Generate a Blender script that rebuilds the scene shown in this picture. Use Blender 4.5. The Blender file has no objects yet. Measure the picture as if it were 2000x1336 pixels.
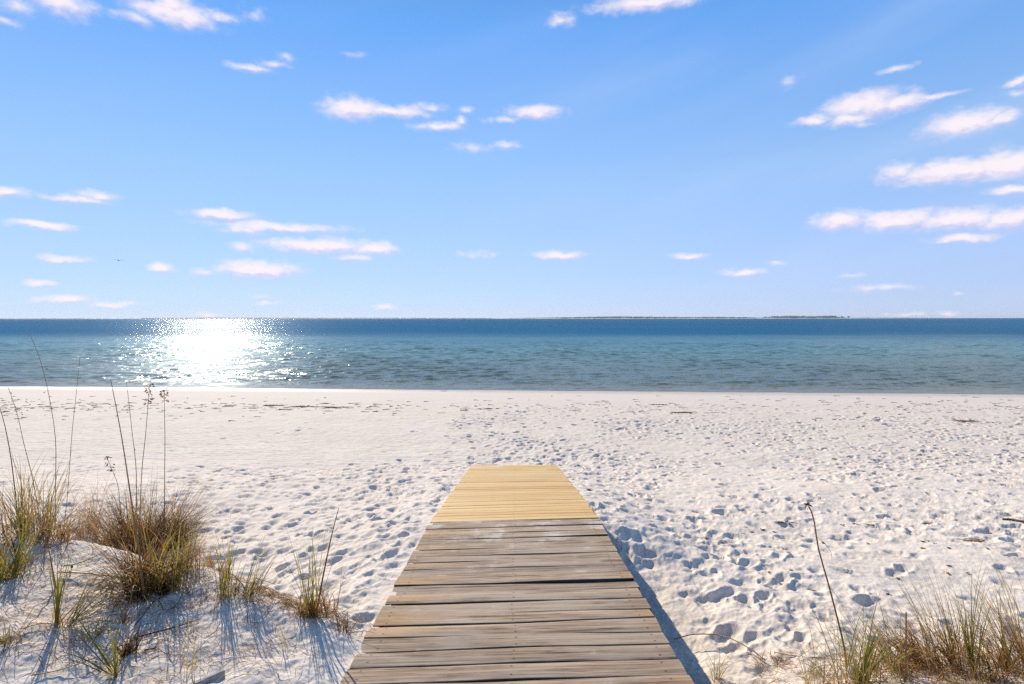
import bpy, math, random
import numpy as np
from mathutils import Vector

random.seed(11)
rng = np.random.default_rng(11)
scene = bpy.context.scene
COL = scene.collection
R = math.radians

# ------------------------------------------------------------------ camera
F, CX, HZ, CZ = 1171.0, 1000.0, 621.5, 3.3      # focal length / principal column / horizon row (2000 px wide), eye height
cam = bpy.data.cameras.new('camera')
cam_o = bpy.data.objects.new('camera', cam)
COL.objects.link(cam_o)
cam.sensor_width = 36.0
cam.lens = 36.0 * F / 2000.0
cam.shift_y = -(668.0 - HZ) / 2000.0
cam.clip_start, cam.clip_end = 0.05, 60000.0
cam_o.location = (0, 0, CZ)
cam_o.rotation_euler = (R(90), R(0.05), 0)
scene.camera = cam_o

SUN_AZ, SUN_EL = R(-27.6), R(26.6)               # azimuth from +Y, towards +X positive
SUN_DIR = Vector((math.sin(SUN_AZ) * math.cos(SUN_EL), math.cos(SUN_AZ) * math.cos(SUN_EL), math.sin(SUN_EL)))

# ------------------------------------------------------------------ small helpers
def tag(o, label=None, cat=None, group=None, kind=None):
    if label: o['label'] = label
    if cat: o['category'] = cat
    if group: o['group'] = group
    if kind: o['kind'] = kind
    return o

def empty(name, loc):
    o = bpy.data.objects.new(name, None)
    o.empty_display_size = 0.1
    o.location = loc
    COL.objects.link(o)
    return o

class MB:
    """collects faces of one mesh; every vertex carries a 'tint' number (own colour of the blade / plank)"""
    def __init__(s): s.v, s.f, s.t = [], [], []
    def add(s, vs, fs, t=0.5):
        b = len(s.v)
        s.v.extend([tuple(p) for p in vs]); s.t.extend([t] * len(vs))
        s.f.extend([tuple(i + b for i in q) for q in fs])
    def tube(s, pts, r0, r1, t=0.5, n=5):
        pts = [Vector(p) for p in pts]; m = len(pts); vs, fs = [], []
        for i, p in enumerate(pts):
            d = (pts[min(i + 1, m - 1)] - pts[max(i - 1, 0)]).normalized()
            a = d.orthogonal().normalized(); b = d.cross(a)
            r = r0 + (r1 - r0) * i / (m - 1)
            for k in range(n):
                g = 2 * math.pi * k / n
                vs.append(p + a * (r * math.cos(g)) + b * (r * math.sin(g)))
        for i in range(m - 1):
            for k in range(n):
                k2 = (k + 1) % n
                fs.append((i * n + k, i * n + k2, (i + 1) * n + k2, (i + 1) * n + k))
        fs.append(tuple(range(n - 1, -1, -1))); fs.append(tuple((m - 1) * n + k for k in range(n)))
        s.add(vs, fs, t)
    def ribbon(s, pts, side, w, t=0.5, fold=0.35):
        """a folded leaf blade: two strips meeting in a keel"""
        m = len(pts); vs, fs = [], []
        for i, p in enumerate(pts):
            u = i / (m - 1)
            ww = w * (0.55 + 0.45 * min(1, u * 5)) * (1 - u ** 2.2) + 0.0004
            d = (Vector(pts[min(i + 1, m - 1)]) - Vector(pts[max(i - 1, 0)])).normalized()
            nn = d.cross(side)
            if nn.length < 1e-5: nn = Vector((0, 0, 1))
            nn.normalize()
            p = Vector(p)
            vs += [p - side * ww * .5, p + nn * ww * fold, p + side * ww * .5]
        for i in range(m - 1):
            a = i * 3
            fs += [(a, a + 1, a + 4, a + 3), (a + 1, a + 2, a + 5, a + 4)]
        s.add(vs, fs, t)
    def spikelet(s, p, d, L, w, t=0.5):
        d = Vector(d).normalized(); a = d.orthogonal().normalized(); b = d.cross(a)
        g = random.uniform(0, 6.28); a, b = a * math.cos(g) + b * math.sin(g), b * math.cos(g) - a * math.sin(g)
        p = Vector(p)
        ring = []
        for u, k in ((.25, .8), (.6, 1.0)):
            c = p + d * L * u
            ring += [c + a * w * k * .5, c + b * w * k * .18, c - a * w * k * .5, c - b * w * k * .18]
        vs = [p] + ring + [p + d * L]
        fs = [(0, 2, 1), (0, 3, 2), (0, 4, 3), (0, 1, 4)] + \
             [(1 + k, 1 + (k + 1) % 4, 5 + (k + 1) % 4, 5 + k) for k in range(4)] + [(9, 5 + k, 5 + (k + 1) % 4) for k in range(4)]
        s.add(vs, fs, t)
    def blob(s, c, rx, ry, rz, t=0.5, jit=.25, nu=7, nv=5):
        vs, fs = [], []
        for j in range(nv + 1):
            th = math.pi * j / nv
            for i in range(nu):
                ph = 2 * math.pi * i / nu
                k = 1 + random.uniform(-jit, jit)
                vs.append((c[0] + rx * k * math.sin(th) * math.cos(ph), c[1] + ry * k * math.sin(th) * math.sin(ph), c[2] + rz * k * math.cos(th)))
        for j in range(nv):
            for i in range(nu):
                i2 = (i + 1) % nu
                fs.append((j * nu + i, (j + 1) * nu + i, (j + 1) * nu + i2, j * nu + i2))
        s.add(vs, fs, t)
    def build(s, name, mat, parent=None, smooth=True, origin=None):
        me = bpy.data.meshes.new(name)
        v = s.v
        org = Vector(parent.matrix_basis.translation) if (parent is not None and origin is None) else Vector(origin or (0, 0, 0))
        if parent is not None and parent.parent is not None:
            org = Vector(parent.parent.matrix_basis.translation)
        v = [(p[0] - org.x, p[1] - org.y, p[2] - org.z) for p in v]
        me.from_pydata(v, [], s.f); me.update()
        at = me.attributes.new('tint', 'FLOAT', 'POINT'); at.data.foreach_set('value', np.array(s.t, dtype=np.float32))
        if smooth: me.polygons.foreach_set('use_smooth', [True] * len(me.polygons))
        me.materials.append(mat)
        o = bpy.data.objects.new(name, me); COL.objects.link(o)
        if parent is not None: o.parent = parent
        else: o.location = org
        return o

def grid_mesh(name, X, Y, Z, mat, keep=None):
    nr, nc = X.shape
    co = np.stack([X, Y, Z], -1).reshape(-1, 3).astype(np.float32)
    idx = np.arange(nr * nc, dtype=np.int32).reshape(nr, nc)
    q = np.stack([idx[:-1, :-1], idx[:-1, 1:], idx[1:, 1:], idx[1:, :-1]], -1).reshape(-1, 4)
    if keep is not None: q = q[keep.reshape(-1)]
    me = bpy.data.meshes.new(name)
    me.vertices.add(len(co)); me.vertices.foreach_set('co', co.ravel())
    me.loops.add(q.size); me.loops.foreach_set('vertex_index', q.ravel())
    me.polygons.add(len(q))
    me.polygons.foreach_set('loop_start', np.arange(0, q.size, 4, dtype=np.int32))
    me.polygons.foreach_set('use_smooth', np.ones(len(q), dtype=bool))
    me.update(calc_edges=True); me.validate()
    me.materials.append(mat)
    o = bpy.data.objects.new(name, me); COL.objects.link(o)
    return o

# ------------------------------------------------------------------ noise
def gnoise(x, y, seed):
    x = np.asarray(x, dtype=np.float64); y = np.asarray(y, dtype=np.float64)
    ix, iy = np.floor(x), np.floor(y); fx, fy = x - ix, y - iy
    ix, iy = ix.astype(np.int64), iy.astype(np.int64)
    def g(a, b, dx, dy):
        n = (a * 374761393 + b * 668265263 + seed * 144269504) & 0xffffffff
        n = ((n ^ (n >> 13)) * 1274126177) & 0xffffffff
        n = (n ^ (n >> 16)) & 0xffff
        th = n * (2 * np.pi / 65536.0)
        return np.cos(th) * dx + np.sin(th) * dy
    u, v = fx ** 3 * (fx * (fx * 6 - 15) + 10), fy ** 3 * (fy * (fy * 6 - 15) + 10)
    a = g(ix, iy, fx, fy); b = g(ix + 1, iy, fx - 1, fy); c = g(ix, iy + 1, fx, fy - 1); d = g(ix + 1, iy + 1, fx - 1, fy - 1)
    return (a * (1 - u) + b * u) * (1 - v) + (c * (1 - u) + d * u) * v

def sstep(a, b, x):
    t = np.clip((x - a) / (b - a), 0, 1)
    return t * t * (3 - 2 * t)

# ------------------------------------------------------------------ terrain
JOIN, END = 5.385, 10.72
def deck_z(y):
    return np.where(y < JOIN, 1.735 - .0868 * (y - 2.56), 1.4898 - .152 * (y - JOIN))
def deck_roll(y):
    return .027 * (1 - sstep(5.6, 9.5, y))
def deck_cx(y): return .006 + .0042 * (y - 2.56)
DHW = .757

def shore_y(y, x):
    return y + .075 * np.clip(x, -80, 80) * sstep(9, 20, y)
BP = np.array([[-25, 1.75], [-4, 1.6], [0, 1.5], [2, 1.42], [3, 1.37], [4, 1.32], [5, 1.27], [6, 1.17], [7, 1.07], [8, .97], [9.5, .81], [10.7, .66],
               [13, .56], [16, .47], [19, .38], [22, .27], [25, .12], [27.4, 0.0], [31, -.2], [60, -1.6]])
def beach_b(y):
    return (np.interp(y - .5, BP[:, 0], BP[:, 1]) + np.interp(y, BP[:, 0], BP[:, 1]) * 2 + np.interp(y + .5, BP[:, 0], BP[:, 1])) / 4
RX = np.array([-12, -6, -4, -2.86, -1.64, -.93, -.6]); RY = np.array([5.2, 4.55, 4.2, 3.95, 3.5, 3.08, 2.6])
def mound_s(x, y):
    return np.interp(x, RX, RY) - y + .10 * gnoise(x * 2.1, y * 2.1, 31)
def mound_w(x, y):
    return sstep(-.55, .12, mound_s(x, y)) * sstep(-.72, -.95, x)
def ground(x, y):
    x = np.asarray(x, dtype=np.float64); y = np.asarray(y, dtype=np.float64)
    z = beach_b(shore_y(y, x))
    near = sstep(16, 9, y)
    z = z + near * (.05 * gnoise(x * .45 + 3, y * .45, 1) + .035 * gnoise(x * 1.1, y * 1.1, 2))
    z = z + (1 - near) * sstep(27, 20, y) * .03 * gnoise(x * .3, y * .5, 3)
    xl = x - deck_cx(y)
    # sand drifted up to the left side of the walk
    fl = np.exp(-np.clip((-.74 - xl) / 1.0, 0, 9) ** 2) * sstep(END + .9, END - .4, y)
    edge = deck_z(y) - .012 + .010 * gnoise(x * 3, y * 3, 5) - .012 * deck_roll(y) / .027 * 1.2
    z = np.where(xl < 0, z * (1 - fl) + edge * fl, z)
    # right side: a trough beside the old planks, drifted flush beside the new ones
    fr = np.exp(-np.clip((xl - .74) / .75, 0, 9) ** 2) * sstep(END + .9, END - .4, y)
    dz = np.interp(y, [1.5, 2.5, 3.2, 4.0, 4.6, 5.0, 5.25, 5.6, 6.5, 12], [.56, .55, .54, .50, .41, .29, .16, .045, .016, .014])
    edr = deck_z(y) + deck_roll(y) * .75 - dz + .012 * gnoise(x * 3, y * 3, 6)
    z = np.where(xl >= 0, z * (1 - fr) + edr * fr, z)
    # dune mound at the near left, low hummock at the near right
    mw = mound_w(x, y)
    mz = np.interp(x, [-12, -6, -4, -2.4, -1.4, -.95, -.75], [2.1, 2.0, 1.93, 1.86, 1.79, 1.735, 1.70]) + .05 * gnoise(x * 1.3, y * 1.3, 8) + .028 * gnoise(x * 3.1, y * 3.1, 9)
    z = z * (1 - mw) + mz * mw
    z = z + .15 * np.exp(-(((x - 2.7) / 1.2) ** 2 + ((y - 2.55) / .85) ** 2))
    return z
def under_deck(x, y):
    xl = np.abs(x - deck_cx(y) + 0.0)
    lip = .715 + .010 * gnoise(x * 0 + y * 5, y * 0 + 7.3, 12)
    return sstep(lip, lip - .035, xl) * sstep(END - .02 + .13 * gnoise(x * 2.2, y * 0 + 2.1, 14) + .1 * np.clip(-x, -.6, .3), END - .24 + .13 * gnoise(x * 2.2, y * 0 + 2.1, 14), y)

def gz(x, y): return float(ground(np.array([x]), np.array([y]))[0])
def at(px, py, lift=0.0):
    """the point of the sand that lies at a place measured on the photograph"""
    t = np.arange(1.6, 40, .01)
    x = (px - CX) / F * t; zr = CZ - (py - HZ) / F * t
    hit = np.nonzero(zr <= ground(x, t))[0]
    k = hit[0] if len(hit) else len(t) - 1
    return Vector((x[k], t[k], ground(x[k:k + 1], t[k:k + 1])[0] + lift))
def over(px, py, Y):
    return Vector(((px - CX) / F * Y, Y, CZ - (py - HZ) / F * Y))

# ------------------------------------------------------------------ material helpers
def new_mat(name):
    m = bpy.data.materials.new(name); m.use_nodes = True
    nt = m.node_tree
    for n in list(nt.nodes): nt.nodes.remove(n)
    out = nt.nodes.new('ShaderNodeOutputMaterial')
    return m, nt, out
def N(nt, typ, **kw):
    n = nt.nodes.new(typ)
    for k, v in kw.items():
        if k.startswith('i_'): n.inputs[int(k[2:])].default_value = v
        else: setattr(n, k, v)
    return n
def ramp(nt, stops, interp='LINEAR'):
    n = nt.nodes.new('ShaderNodeValToRGB'); cr = n.color_ramp; cr.interpolation = interp
    while len(cr.elements) < len(stops): cr.elements.new(0.5)
    for e, (p, c) in zip(cr.elements, stops): e.position = p; e.color = (*c, 1)
    return n
def bsdf(nt, rough=.8, spec=.3):
    b = nt.nodes.new('ShaderNodeBsdfPrincipled')
    b.inputs['Roughness'].default_value = rough
    b.inputs['Specular IOR Level'].default_value = spec
    return b
def math_n(nt, op, a, b=None, c=None, clamp=False):
    n = nt.nodes.new('ShaderNodeMath'); n.operation = op; n.use_clamp = clamp
    for k, v in enumerate((a, b, c)):
        if v is None: continue
        if isinstance(v, (int, float)): n.inputs[k].default_value = v
        else: nt.links.new(v, n.inputs[k])
    return n.outputs[0]
def mixc(nt, f, a, b, blend='MIX'):
    n = nt.nodes.new('ShaderNodeMix'); n.data_type = 'RGBA'; n.blend_type = blend
    for k, v in ((0, f), (6, a), (7, b)):
        if isinstance(v, (int, float)): n.inputs[k].default_value = v
        elif isinstance(v, tuple): n.inputs[k].default_value = (*v, 1)
        else: nt.links.new(v, n.inputs[k])
    return n.outputs[2]
def maprange(nt, v, a, b, c=0., d=1., smooth=True):
    n = nt.nodes.new('ShaderNodeMapRange'); n.interpolation_type = 'SMOOTHSTEP' if smooth else 'LINEAR'
    nt.links.new(v, n.inputs[0])
    for k, q in zip((1, 2, 3, 4), (a, b, c, d)): n.inputs[k].default_value = q
    return n.outputs[0]
def noise(nt, vec, scale, detail=3, rough=.5, dist=0.):
    n = N(nt, 'ShaderNodeTexNoise'); n.inputs['Scale'].default_value = scale; n.inputs['Detail'].default_value = detail
    n.inputs['Roughness'].default_value = rough; n.inputs['Distortion'].default_value = dist
    if vec is not None: nt.links.new(vec, n.inputs['Vector'])
    return n
def scalev(nt, vec, s):
    n = N(nt, 'ShaderNodeVectorMath', operation='MULTIPLY'); nt.links.new(vec, n.inputs[0]); n.inputs[1].default_value = s
    return n.outputs[0]

# sand
def sand_material():
    m, nt, out = new_mat('white_sand'); b = bsdf(nt, .9, .12)
    geo = N(nt, 'ShaderNodeNewGeometry')
    P = geo.outputs['Position']
    n1 = noise(nt, P, 1.3, 4); n2 = noise(nt, P, 260, 2, .6); n3 = noise(nt, P, 14, 4, .6)
    c = mixc(nt, maprange(nt, n1.outputs[0], .35, .65), (.735, .658, .56), (.78, .708, .615))
    c = mixc(nt, maprange(nt, n3.outputs[0], .3, .7, .0, .5), c, (.66, .59, .50))
    c = mixc(nt, maprange(nt, noise(nt, scalev(nt, P, (3.2, 5.5, 4)), 1.0, 5, .68).outputs[0], .42, .70, .0, .42), c, (.60, .53, .455))
    c = mixc(nt, maprange(nt, n2.outputs[0], .55, .75, .0, .28), c, (.52, .47, .42))
    # damp, slightly darker and smoother sand on the lowest few centimetres of the beach
    sep = N(nt, 'ShaderNodeSeparateXYZ'); nt.links.new(P, sep.inputs[0])
    zz = math_n(nt, 'ADD', sep.outputs[2], math_n(nt, 'MULTIPLY', math_n(nt, 'SUBTRACT', n1.outputs[0], .5), .05))
    c = mixc(nt, maprange(nt, zz, .40, .26, 0., .55), c, (.70, .63, .56))
    wet = maprange(nt, zz, .13, .01)
    c = mixc(nt, math_n(nt, 'MULTIPLY', wet, .55), c, (.50, .42, .31))
    nt.links.new(c, b.inputs['Base Color'])
    nt.links.new(math_n(nt, 'MULTIPLY_ADD', wet, -.55, .92), b.inputs['Roughness'])
    bp = N(nt, 'ShaderNodeBump'); bp.inputs['Strength'].default_value = .5; bp.inputs['Distance'].default_value = .007
    hsum = math_n(nt, 'MULTIPLY_ADD', n2.outputs[0], .25, noise(nt, P, 45, 4, .65).outputs[0])
    nt.links.new(hsum, bp.inputs['Height']); nt.links.new(bp.outputs[0], b.inputs['Normal'])
    nt.links.new(b.outputs[0], out.inputs[0])
    return m

# old and new planks
def wood_material(name, old):
    m, nt, out = new_mat(name); b = bsdf(nt, .8 if old else .6, .25)
    at_ = N(nt, 'ShaderNodeAttribute', attribute_name='wood'); V = at_.outputs['Vector']
    ti = N(nt, 'ShaderNodeAttribute', attribute_name='tint').outputs['Fac']
    g1 = noise(nt, scalev(nt, V, (1.6, 42, 1)), 1.0, 5, .62, .35)
    g2 = noise(nt, scalev(nt, V, (3.2, 150, 1)), 1.0, 3, .6, .2)
    bl = noise(nt, scalev(nt, V, (2.2, 5, 1)), 1.0, 4, .6)
    if old:
        base = mixc(nt, maprange(nt, g1.outputs[0], .33, .68), (.18, .112, .066), (.48, .37, .26))
        base = mixc(nt, maprange(nt, bl.outputs[0], .38, .68, .0, .55), base, (.50, .425, .335))
        # browner, less bleached wood towards some board ends
        sx = N(nt, 'ShaderNodeSeparateXYZ'); nt.links.new(V, sx.inputs[0])
        endw = math_n(nt, 'MAXIMUM', maprange(nt, sx.outputs[0], -.25, -.75), maprange(nt, sx.outputs[0], .55, .78, 0., .6))
        tan = math_n(nt, 'MULTIPLY', endw, maprange(nt, ti, .3, .8))
        base = mixc(nt, math_n(nt, 'MULTIPLY', tan, maprange(nt, g1.outputs[0], .25, .6, .35, .85)), base, (.46, .275, .12))
        base = mixc(nt, maprange(nt, ti, .0, 1., .30, .0, False), base, (.16, .132, .11))
        crack = math_n(nt, 'MULTIPLY', maprange(nt, g2.outputs[0], .58, .66), maprange(nt, bl.outputs[0], .35, .55, 1., .25))
        base = mixc(nt, math_n(nt, 'MULTIPLY', crack, .8), base, (.05, .038, .03))
        sp_ = noise(nt, scalev(nt, V, (.8, 48, 2.3)), 1.0, 2, .5, .25)
        base = mixc(nt, math_n(nt, 'MULTIPLY', maprange(nt, sp_.outputs[0], .655, .69), maprange(nt, bl.outputs[0], .6, .42)), base, (.03, .022, .018))
        # knots and nail stains
        vo = N(nt, 'ShaderNodeTexVoronoi'); vo.inputs['Scale'].default_value = 1.0
        nt.links.new(scalev(nt, V, (2.4, 9, 3.7)), vo.inputs['Vector'])
        kn = maprange(nt, vo.outputs['Distance'], .10, .03)
        base = mixc(nt, math_n(nt, 'MULTIPLY', kn, .75), base, (.07, .045, .03))
        # sand dusted on the boards
        geo = N(nt, 'ShaderNodeNewGeometry')
        du = noise(nt, geo.outputs['Position'], 3.1, 5, .65)
        sy = N(nt, 'ShaderNodeSeparateXYZ'); nt.links.new(geo.outputs['Position'], sy.inputs[0])
        far = maprange(nt, sy.outputs[1], 3.6, 5.3, 0., .16)
        dust = maprange(nt, math_n(nt, 'ADD', du.outputs[0], far), .62, .78, .0, .7)
        base = mixc(nt, dust, base, (.62, .56, .48))
        hgt = math_n(nt, 'SUBTRACT', math_n(nt, 'MULTIPLY_ADD', g1.outputs[0], .8, g2.outputs[0]), math_n(nt, 'MULTIPLY', crack, 1.6))
        dist = .004
    else:
        base = mixc(nt, maprange(nt, g1.outputs[0], .30, .70), (.40, .205, .045), (.74, .505, .19))
        base = mixc(nt, maprange(nt, g2.outputs[0], .52, .70, 0., .5), base, (.36, .19, .06))
        base = mixc(nt, maprange(nt, ti, 0., 1., 0., .55, False), base, (.70, .53, .25))
        vo = N(nt, 'ShaderNodeTexVoronoi'); vo.inputs['Scale'].default_value = 1.0
        nt.links.new(scalev(nt, V, (1.7, 9, 3.7)), vo.inputs['Vector'])
        kn = maprange(nt, vo.outputs['Distance'], .085, .03)
        base = mixc(nt, math_n(nt, 'MULTIPLY', kn, .6), base, (.22, .12, .045))
        geo = N(nt, 'ShaderNodeNewGeometry')
        du = noise(nt, geo.outputs['Position'], 1.7, 6, .68)
        sy = N(nt, 'ShaderNodeSeparateXYZ'); nt.links.new(geo.outputs['Position'], sy.inputs[0])
        far = maprange(nt, sy.outputs[1], 8.6, 10.7, 0., .17)
        dust = maprange(nt, math_n(nt, 'ADD', du.outputs[0], far), .64, .80, .0, .7)
        base = mixc(nt, dust, base, (.68, .62, .53))
        hgt = g1.outputs[0]; dist = .0015
    # nail heads over the three stringers
    sn = N(nt, 'ShaderNodeSeparateXYZ'); nt.links.new(V, sn.inputs[0])
    yl = N(nt, 'ShaderNodeAttribute', attribute_name='yl').outputs['Fac']
    jx = math_n(nt, 'MULTIPLY_ADD', math_n(nt, 'SINE', math_n(nt, 'MULTIPLY', sn.outputs[2], 7.1)), .012, sn.outputs[0])
    ax_ = math_n(nt, 'ABSOLUTE', jx)
    nx = math_n(nt, 'MINIMUM', math_n(nt, 'ABSOLUTE', math_n(nt, 'SUBTRACT', ax_, .68)), ax_)
    ny = math_n(nt, 'SUBTRACT', math_n(nt, 'ABSOLUTE', yl), .038)
    nd = math_n(nt, 'SQRT', math_n(nt, 'ADD', math_n(nt, 'POWER', nx, 2.), math_n(nt, 'POWER', ny, 2.)))
    base = mixc(nt, maprange(nt, nd, .012, .003, 0., .5 if old else .25), base, (.10, .075, .06))
    base = mixc(nt, maprange(nt, nd, .0055, .004, 0., .85 if old else .5), base, (.05, .045, .042))
    # sawn flanks of the old boards blackened: gap shade painted in along with mildew
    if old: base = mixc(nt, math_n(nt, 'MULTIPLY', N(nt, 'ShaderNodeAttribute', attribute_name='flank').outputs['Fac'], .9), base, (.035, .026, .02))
    nt.links.new(base, b.inputs['Base Color'])
    bp = N(nt, 'ShaderNodeBump'); bp.inputs['Strength'].default_value = .7; bp.inputs['Distance'].default_value = dist
    nt.links.new(hgt, bp.inputs['Height']); nt.links.new(bp.outputs[0], b.inputs['Normal'])
    nt.links.new(b.outputs[0], out.inputs[0])
    return m

def leaf_material(name, stops, trans=.35, rough=.55):
    m, nt, out = new_mat(name); b = bsdf(nt, rough, .3)
    ti = N(nt, 'ShaderNodeAttribute', attribute_name='tint').outputs['Fac']
    geo = N(nt, 'ShaderNodeNewGeometry')
    nz = noise(nt, geo.outputs['Position'], 35, 3)
    f = math_n(nt, 'ADD', ti, math_n(nt, 'MULTIPLY_ADD', nz.outputs[0], .4, -.2), clamp=True)
    cr = ramp(nt, stops); nt.links.new(f, cr.inputs[0])
    nt.links.new(cr.outputs[0], b.inputs['Base Color'])
    tr = N(nt, 'ShaderNodeBsdfTranslucent'); nt.links.new(cr.outputs[0], tr.inputs[0])
    mx = N(nt, 'ShaderNodeMixShader'); mx.inputs[0].default_value = trans
    nt.links.new(b.outputs[0], mx.inputs[1]); nt.links.new(tr.outputs[0], mx.inputs[2])
    nt.links.new(mx.outputs[0], out.inputs[0])
    return m
def plain_material(name, a, bcol, scale=20, rough=.7, spec=.3):
    m, nt, out = new_mat(name); b = bsdf(nt, rough, spec)
    geo = N(nt, 'ShaderNodeNewGeometry')
    nz = noise(nt, geo.outputs['Position'], scale, 4, .6)
    nt.links.new(mixc(nt, maprange(nt, nz.outputs[0], .35, .65), a, bcol), b.inputs['Base Color'])
    nt.links.new(b.outputs[0], out.inputs[0])
    return m

def sea_material():
    m, nt, out = new_mat('sea_water')
    geo = N(nt, 'ShaderNodeNewGeometry'); P = geo.outputs['Position']
    sp = N(nt, 'ShaderNodeSeparateXYZ'); nt.links.new(P, sp.inputs[0])
    # distance from the shore line = depth of the water; the bar ends some 75 m out
    wob = noise(nt, scalev(nt, P, (.009, .022, 1)), 1.0, 5, .6)
    d = math_n(nt, 'ADD', math_n(nt, 'MULTIPLY_ADD', sp.outputs[0], .075, sp.outputs[1]), -27.4)
    dw = math_n(nt, 'ADD', d, math_n(nt, 'MULTIPLY', math_n(nt, 'SUBTRACT', wob.outputs[0], .5), 95))
    patch = noise(nt, scalev(nt, P, (.25, .8, 1)), 1.0, 3, .6)
    big = noise(nt, scalev(nt, P, (.006, .012, 1)), 1.0, 5, .6)
    shallow = mixc(nt, maprange(nt, d, 0., 5.0), (.20, .155, .045), (.115, .135, .06))
    shallow = mixc(nt, maprange(nt, d, 4., 45.), shallow, (.12, .245, .195))
    shallow = mixc(nt, maprange(nt, patch.outputs[0], .5, .66, 0., .7), shallow, (.055, .065, .02))
    deep = mixc(nt, maprange(nt, big.outputs[0], .35, .65), (.0004, .085, .185), (.001, .115, .22))
    col = mixc(nt, maprange(nt, dw, 28., 118.), shallow, deep)
    # small facets of the chop (each its own tilt) over smoother wavelets
    vo = N(nt, 'ShaderNodeTexVoronoi'); vo.inputs['Scale'].default_value = 1.0; nt.links.new(scalev(nt, P, (15, 4.0, 1)), vo.inputs['Vector'])
    vs = N(nt, 'ShaderNodeSeparateColor'); nt.links.new(vo.outputs['Color'], vs.inputs[0])
    def logit(u, k):
        u = math_n(nt, 'MULTIPLY_ADD', u, .996, .002)
        return math_n(nt, 'MULTIPLY', math_n(nt, 'LOGARITHM', math_n(nt, 'DIVIDE', u, math_n(nt, 'SUBTRACT', 1.0, u)), math.e), k * .55)
    fx = logit(vs.outputs[0], .058); fy = logit(vs.outputs[1], .045); fz = logit(vs.outputs[2], .055)
    def slopes(scale, k, detail, rough):
        n_ = noise(nt, scalev(nt, P, scale), 1.0, detail, rough)
        s = N(nt, 'ShaderNodeVectorMath', operation='SUBTRACT'); nt.links.new(n_.outputs['Color'], s.inputs[0]); s.inputs[1].default_value = (.5, .5, .5)
        q = N(nt, 'ShaderNodeVectorMath', operation='MULTIPLY'); nt.links.new(s.outputs[0], q.inputs[0]); q.inputs[1].default_value = k
        return q.outputs[0]
    a1 = slopes((2.2, 1.8, 1), (.52, .60, .60), 3, .6)
    a2 = slopes((.35, .55, 1), (.20, .40, .40), 3, .55)
    cf = N(nt, 'ShaderNodeCombineXYZ')
    for k_, q_ in enumerate((fx, fy, fz)): nt.links.new(q_, cf.inputs[k_])
    s0 = N(nt, 'ShaderNodeVectorMath', operation='ADD'); nt.links.new(a1, s0.inputs[0]); nt.links.new(a2, s0.inputs[1])
    s1 = N(nt, 'ShaderNodeVectorMath', operation='ADD'); nt.links.new(s0.outputs[0], s1.inputs[0]); nt.links.new(cf.outputs[0], s1.inputs[1])
    sy_ = N(nt, 'ShaderNodeSeparateXYZ'); nt.links.new(s1.outputs[0], sy_.inputs[0])
    # wavelets run in to the shore: their steep fronts all look towards the land
    front = math_n(nt, 'MULTIPLY', math_n(nt, 'SQRT', math_n(nt, 'ADD', math_n(nt, 'POWER', sy_.outputs[1], 2.0), math_n(nt, 'POWER', sy_.outputs[2], 2.0))), -1.15)
    yy = N(nt, 'ShaderNodeMix'); yy.data_type = 'FLOAT'; nt.links.new(maprange(nt, d, 0., 80., .25, 1.), yy.inputs[0]); nt.links.new(sy_.outputs[1], yy.inputs[2]); nt.links.new(front, yy.inputs[3])
    cbn = N(nt, 'ShaderNodeCombineXYZ'); nt.links.new(sy_.outputs[0], cbn.inputs[0]); nt.links.new(yy.outputs[0], cbn.inputs[1])
    calm = maprange(nt, d, 0., 3.5, .4, 1.)
    gust = maprange(nt, big.outputs[0], .3, .7, .85, 1.15)
    sc = N(nt, 'ShaderNodeVectorMath', operation='SCALE'); nt.links.new(cbn.outputs[0], sc.inputs[0]); nt.links.new(math_n(nt, 'MULTIPLY', calm, gust), sc.inputs['Scale'])
    s2 = N(nt, 'ShaderNodeVectorMath', operation='ADD'); nt.links.new(sc.outputs[0], s2.inputs[0]); nt.links.new(geo.outputs['Normal'], s2.inputs[1])
    nn = N(nt, 'ShaderNodeVectorMath', operation='NORMALIZE'); nt.links.new(s2.outputs[0], nn.inputs[0])
    body = N(nt, 'ShaderNodeBsdfDiffuse'); nt.links.new(col, body.inputs[0])
    gl = N(nt, 'ShaderNodeBsdfAnisotropic'); gl.inputs['Color'].default_value = (.80, .92, 1, 1); gl.inputs['Roughness'].default_value = .13
    nt.links.new(nn.outputs[0], gl.inputs['Normal'])
    fr = N(nt, 'ShaderNodeFresnel'); fr.inputs['IOR'].default_value = 1.333; nt.links.new(nn.outputs[0], fr.inputs['Normal'])
    MAXR = maprange(nt, dw, 40., 110., .34, .14)
    mx = N(nt, 'ShaderNodeMixShader'); nt.links.new(math_n(nt, 'MINIMUM', math_n(nt, 'MULTIPLY', fr.outputs[0], .72), MAXR), mx.inputs[0])
    g2 = N(nt, 'ShaderNodeBsdfAnisotropic'); g2.inputs['Color'].default_value = (.80, .92, 1, 1); g2.inputs['Roughness'].default_value = .32   # capillary ripples
    nt.links.new(nn.outputs[0], g2.inputs['Normal'])
    gm = N(nt, 'ShaderNodeMixShader'); gm.inputs[0].default_value = .02; nt.links.new(gl.outputs[0], gm.inputs[1]); nt.links.new(g2.outputs[0], gm.inputs[2])
    nt.links.new(body.outputs[0], mx.inputs[1]); nt.links.new(gm.outputs[0], mx.inputs[2])
    nt.links.new(mx.outputs[0], out.inputs[0])
    return m

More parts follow.
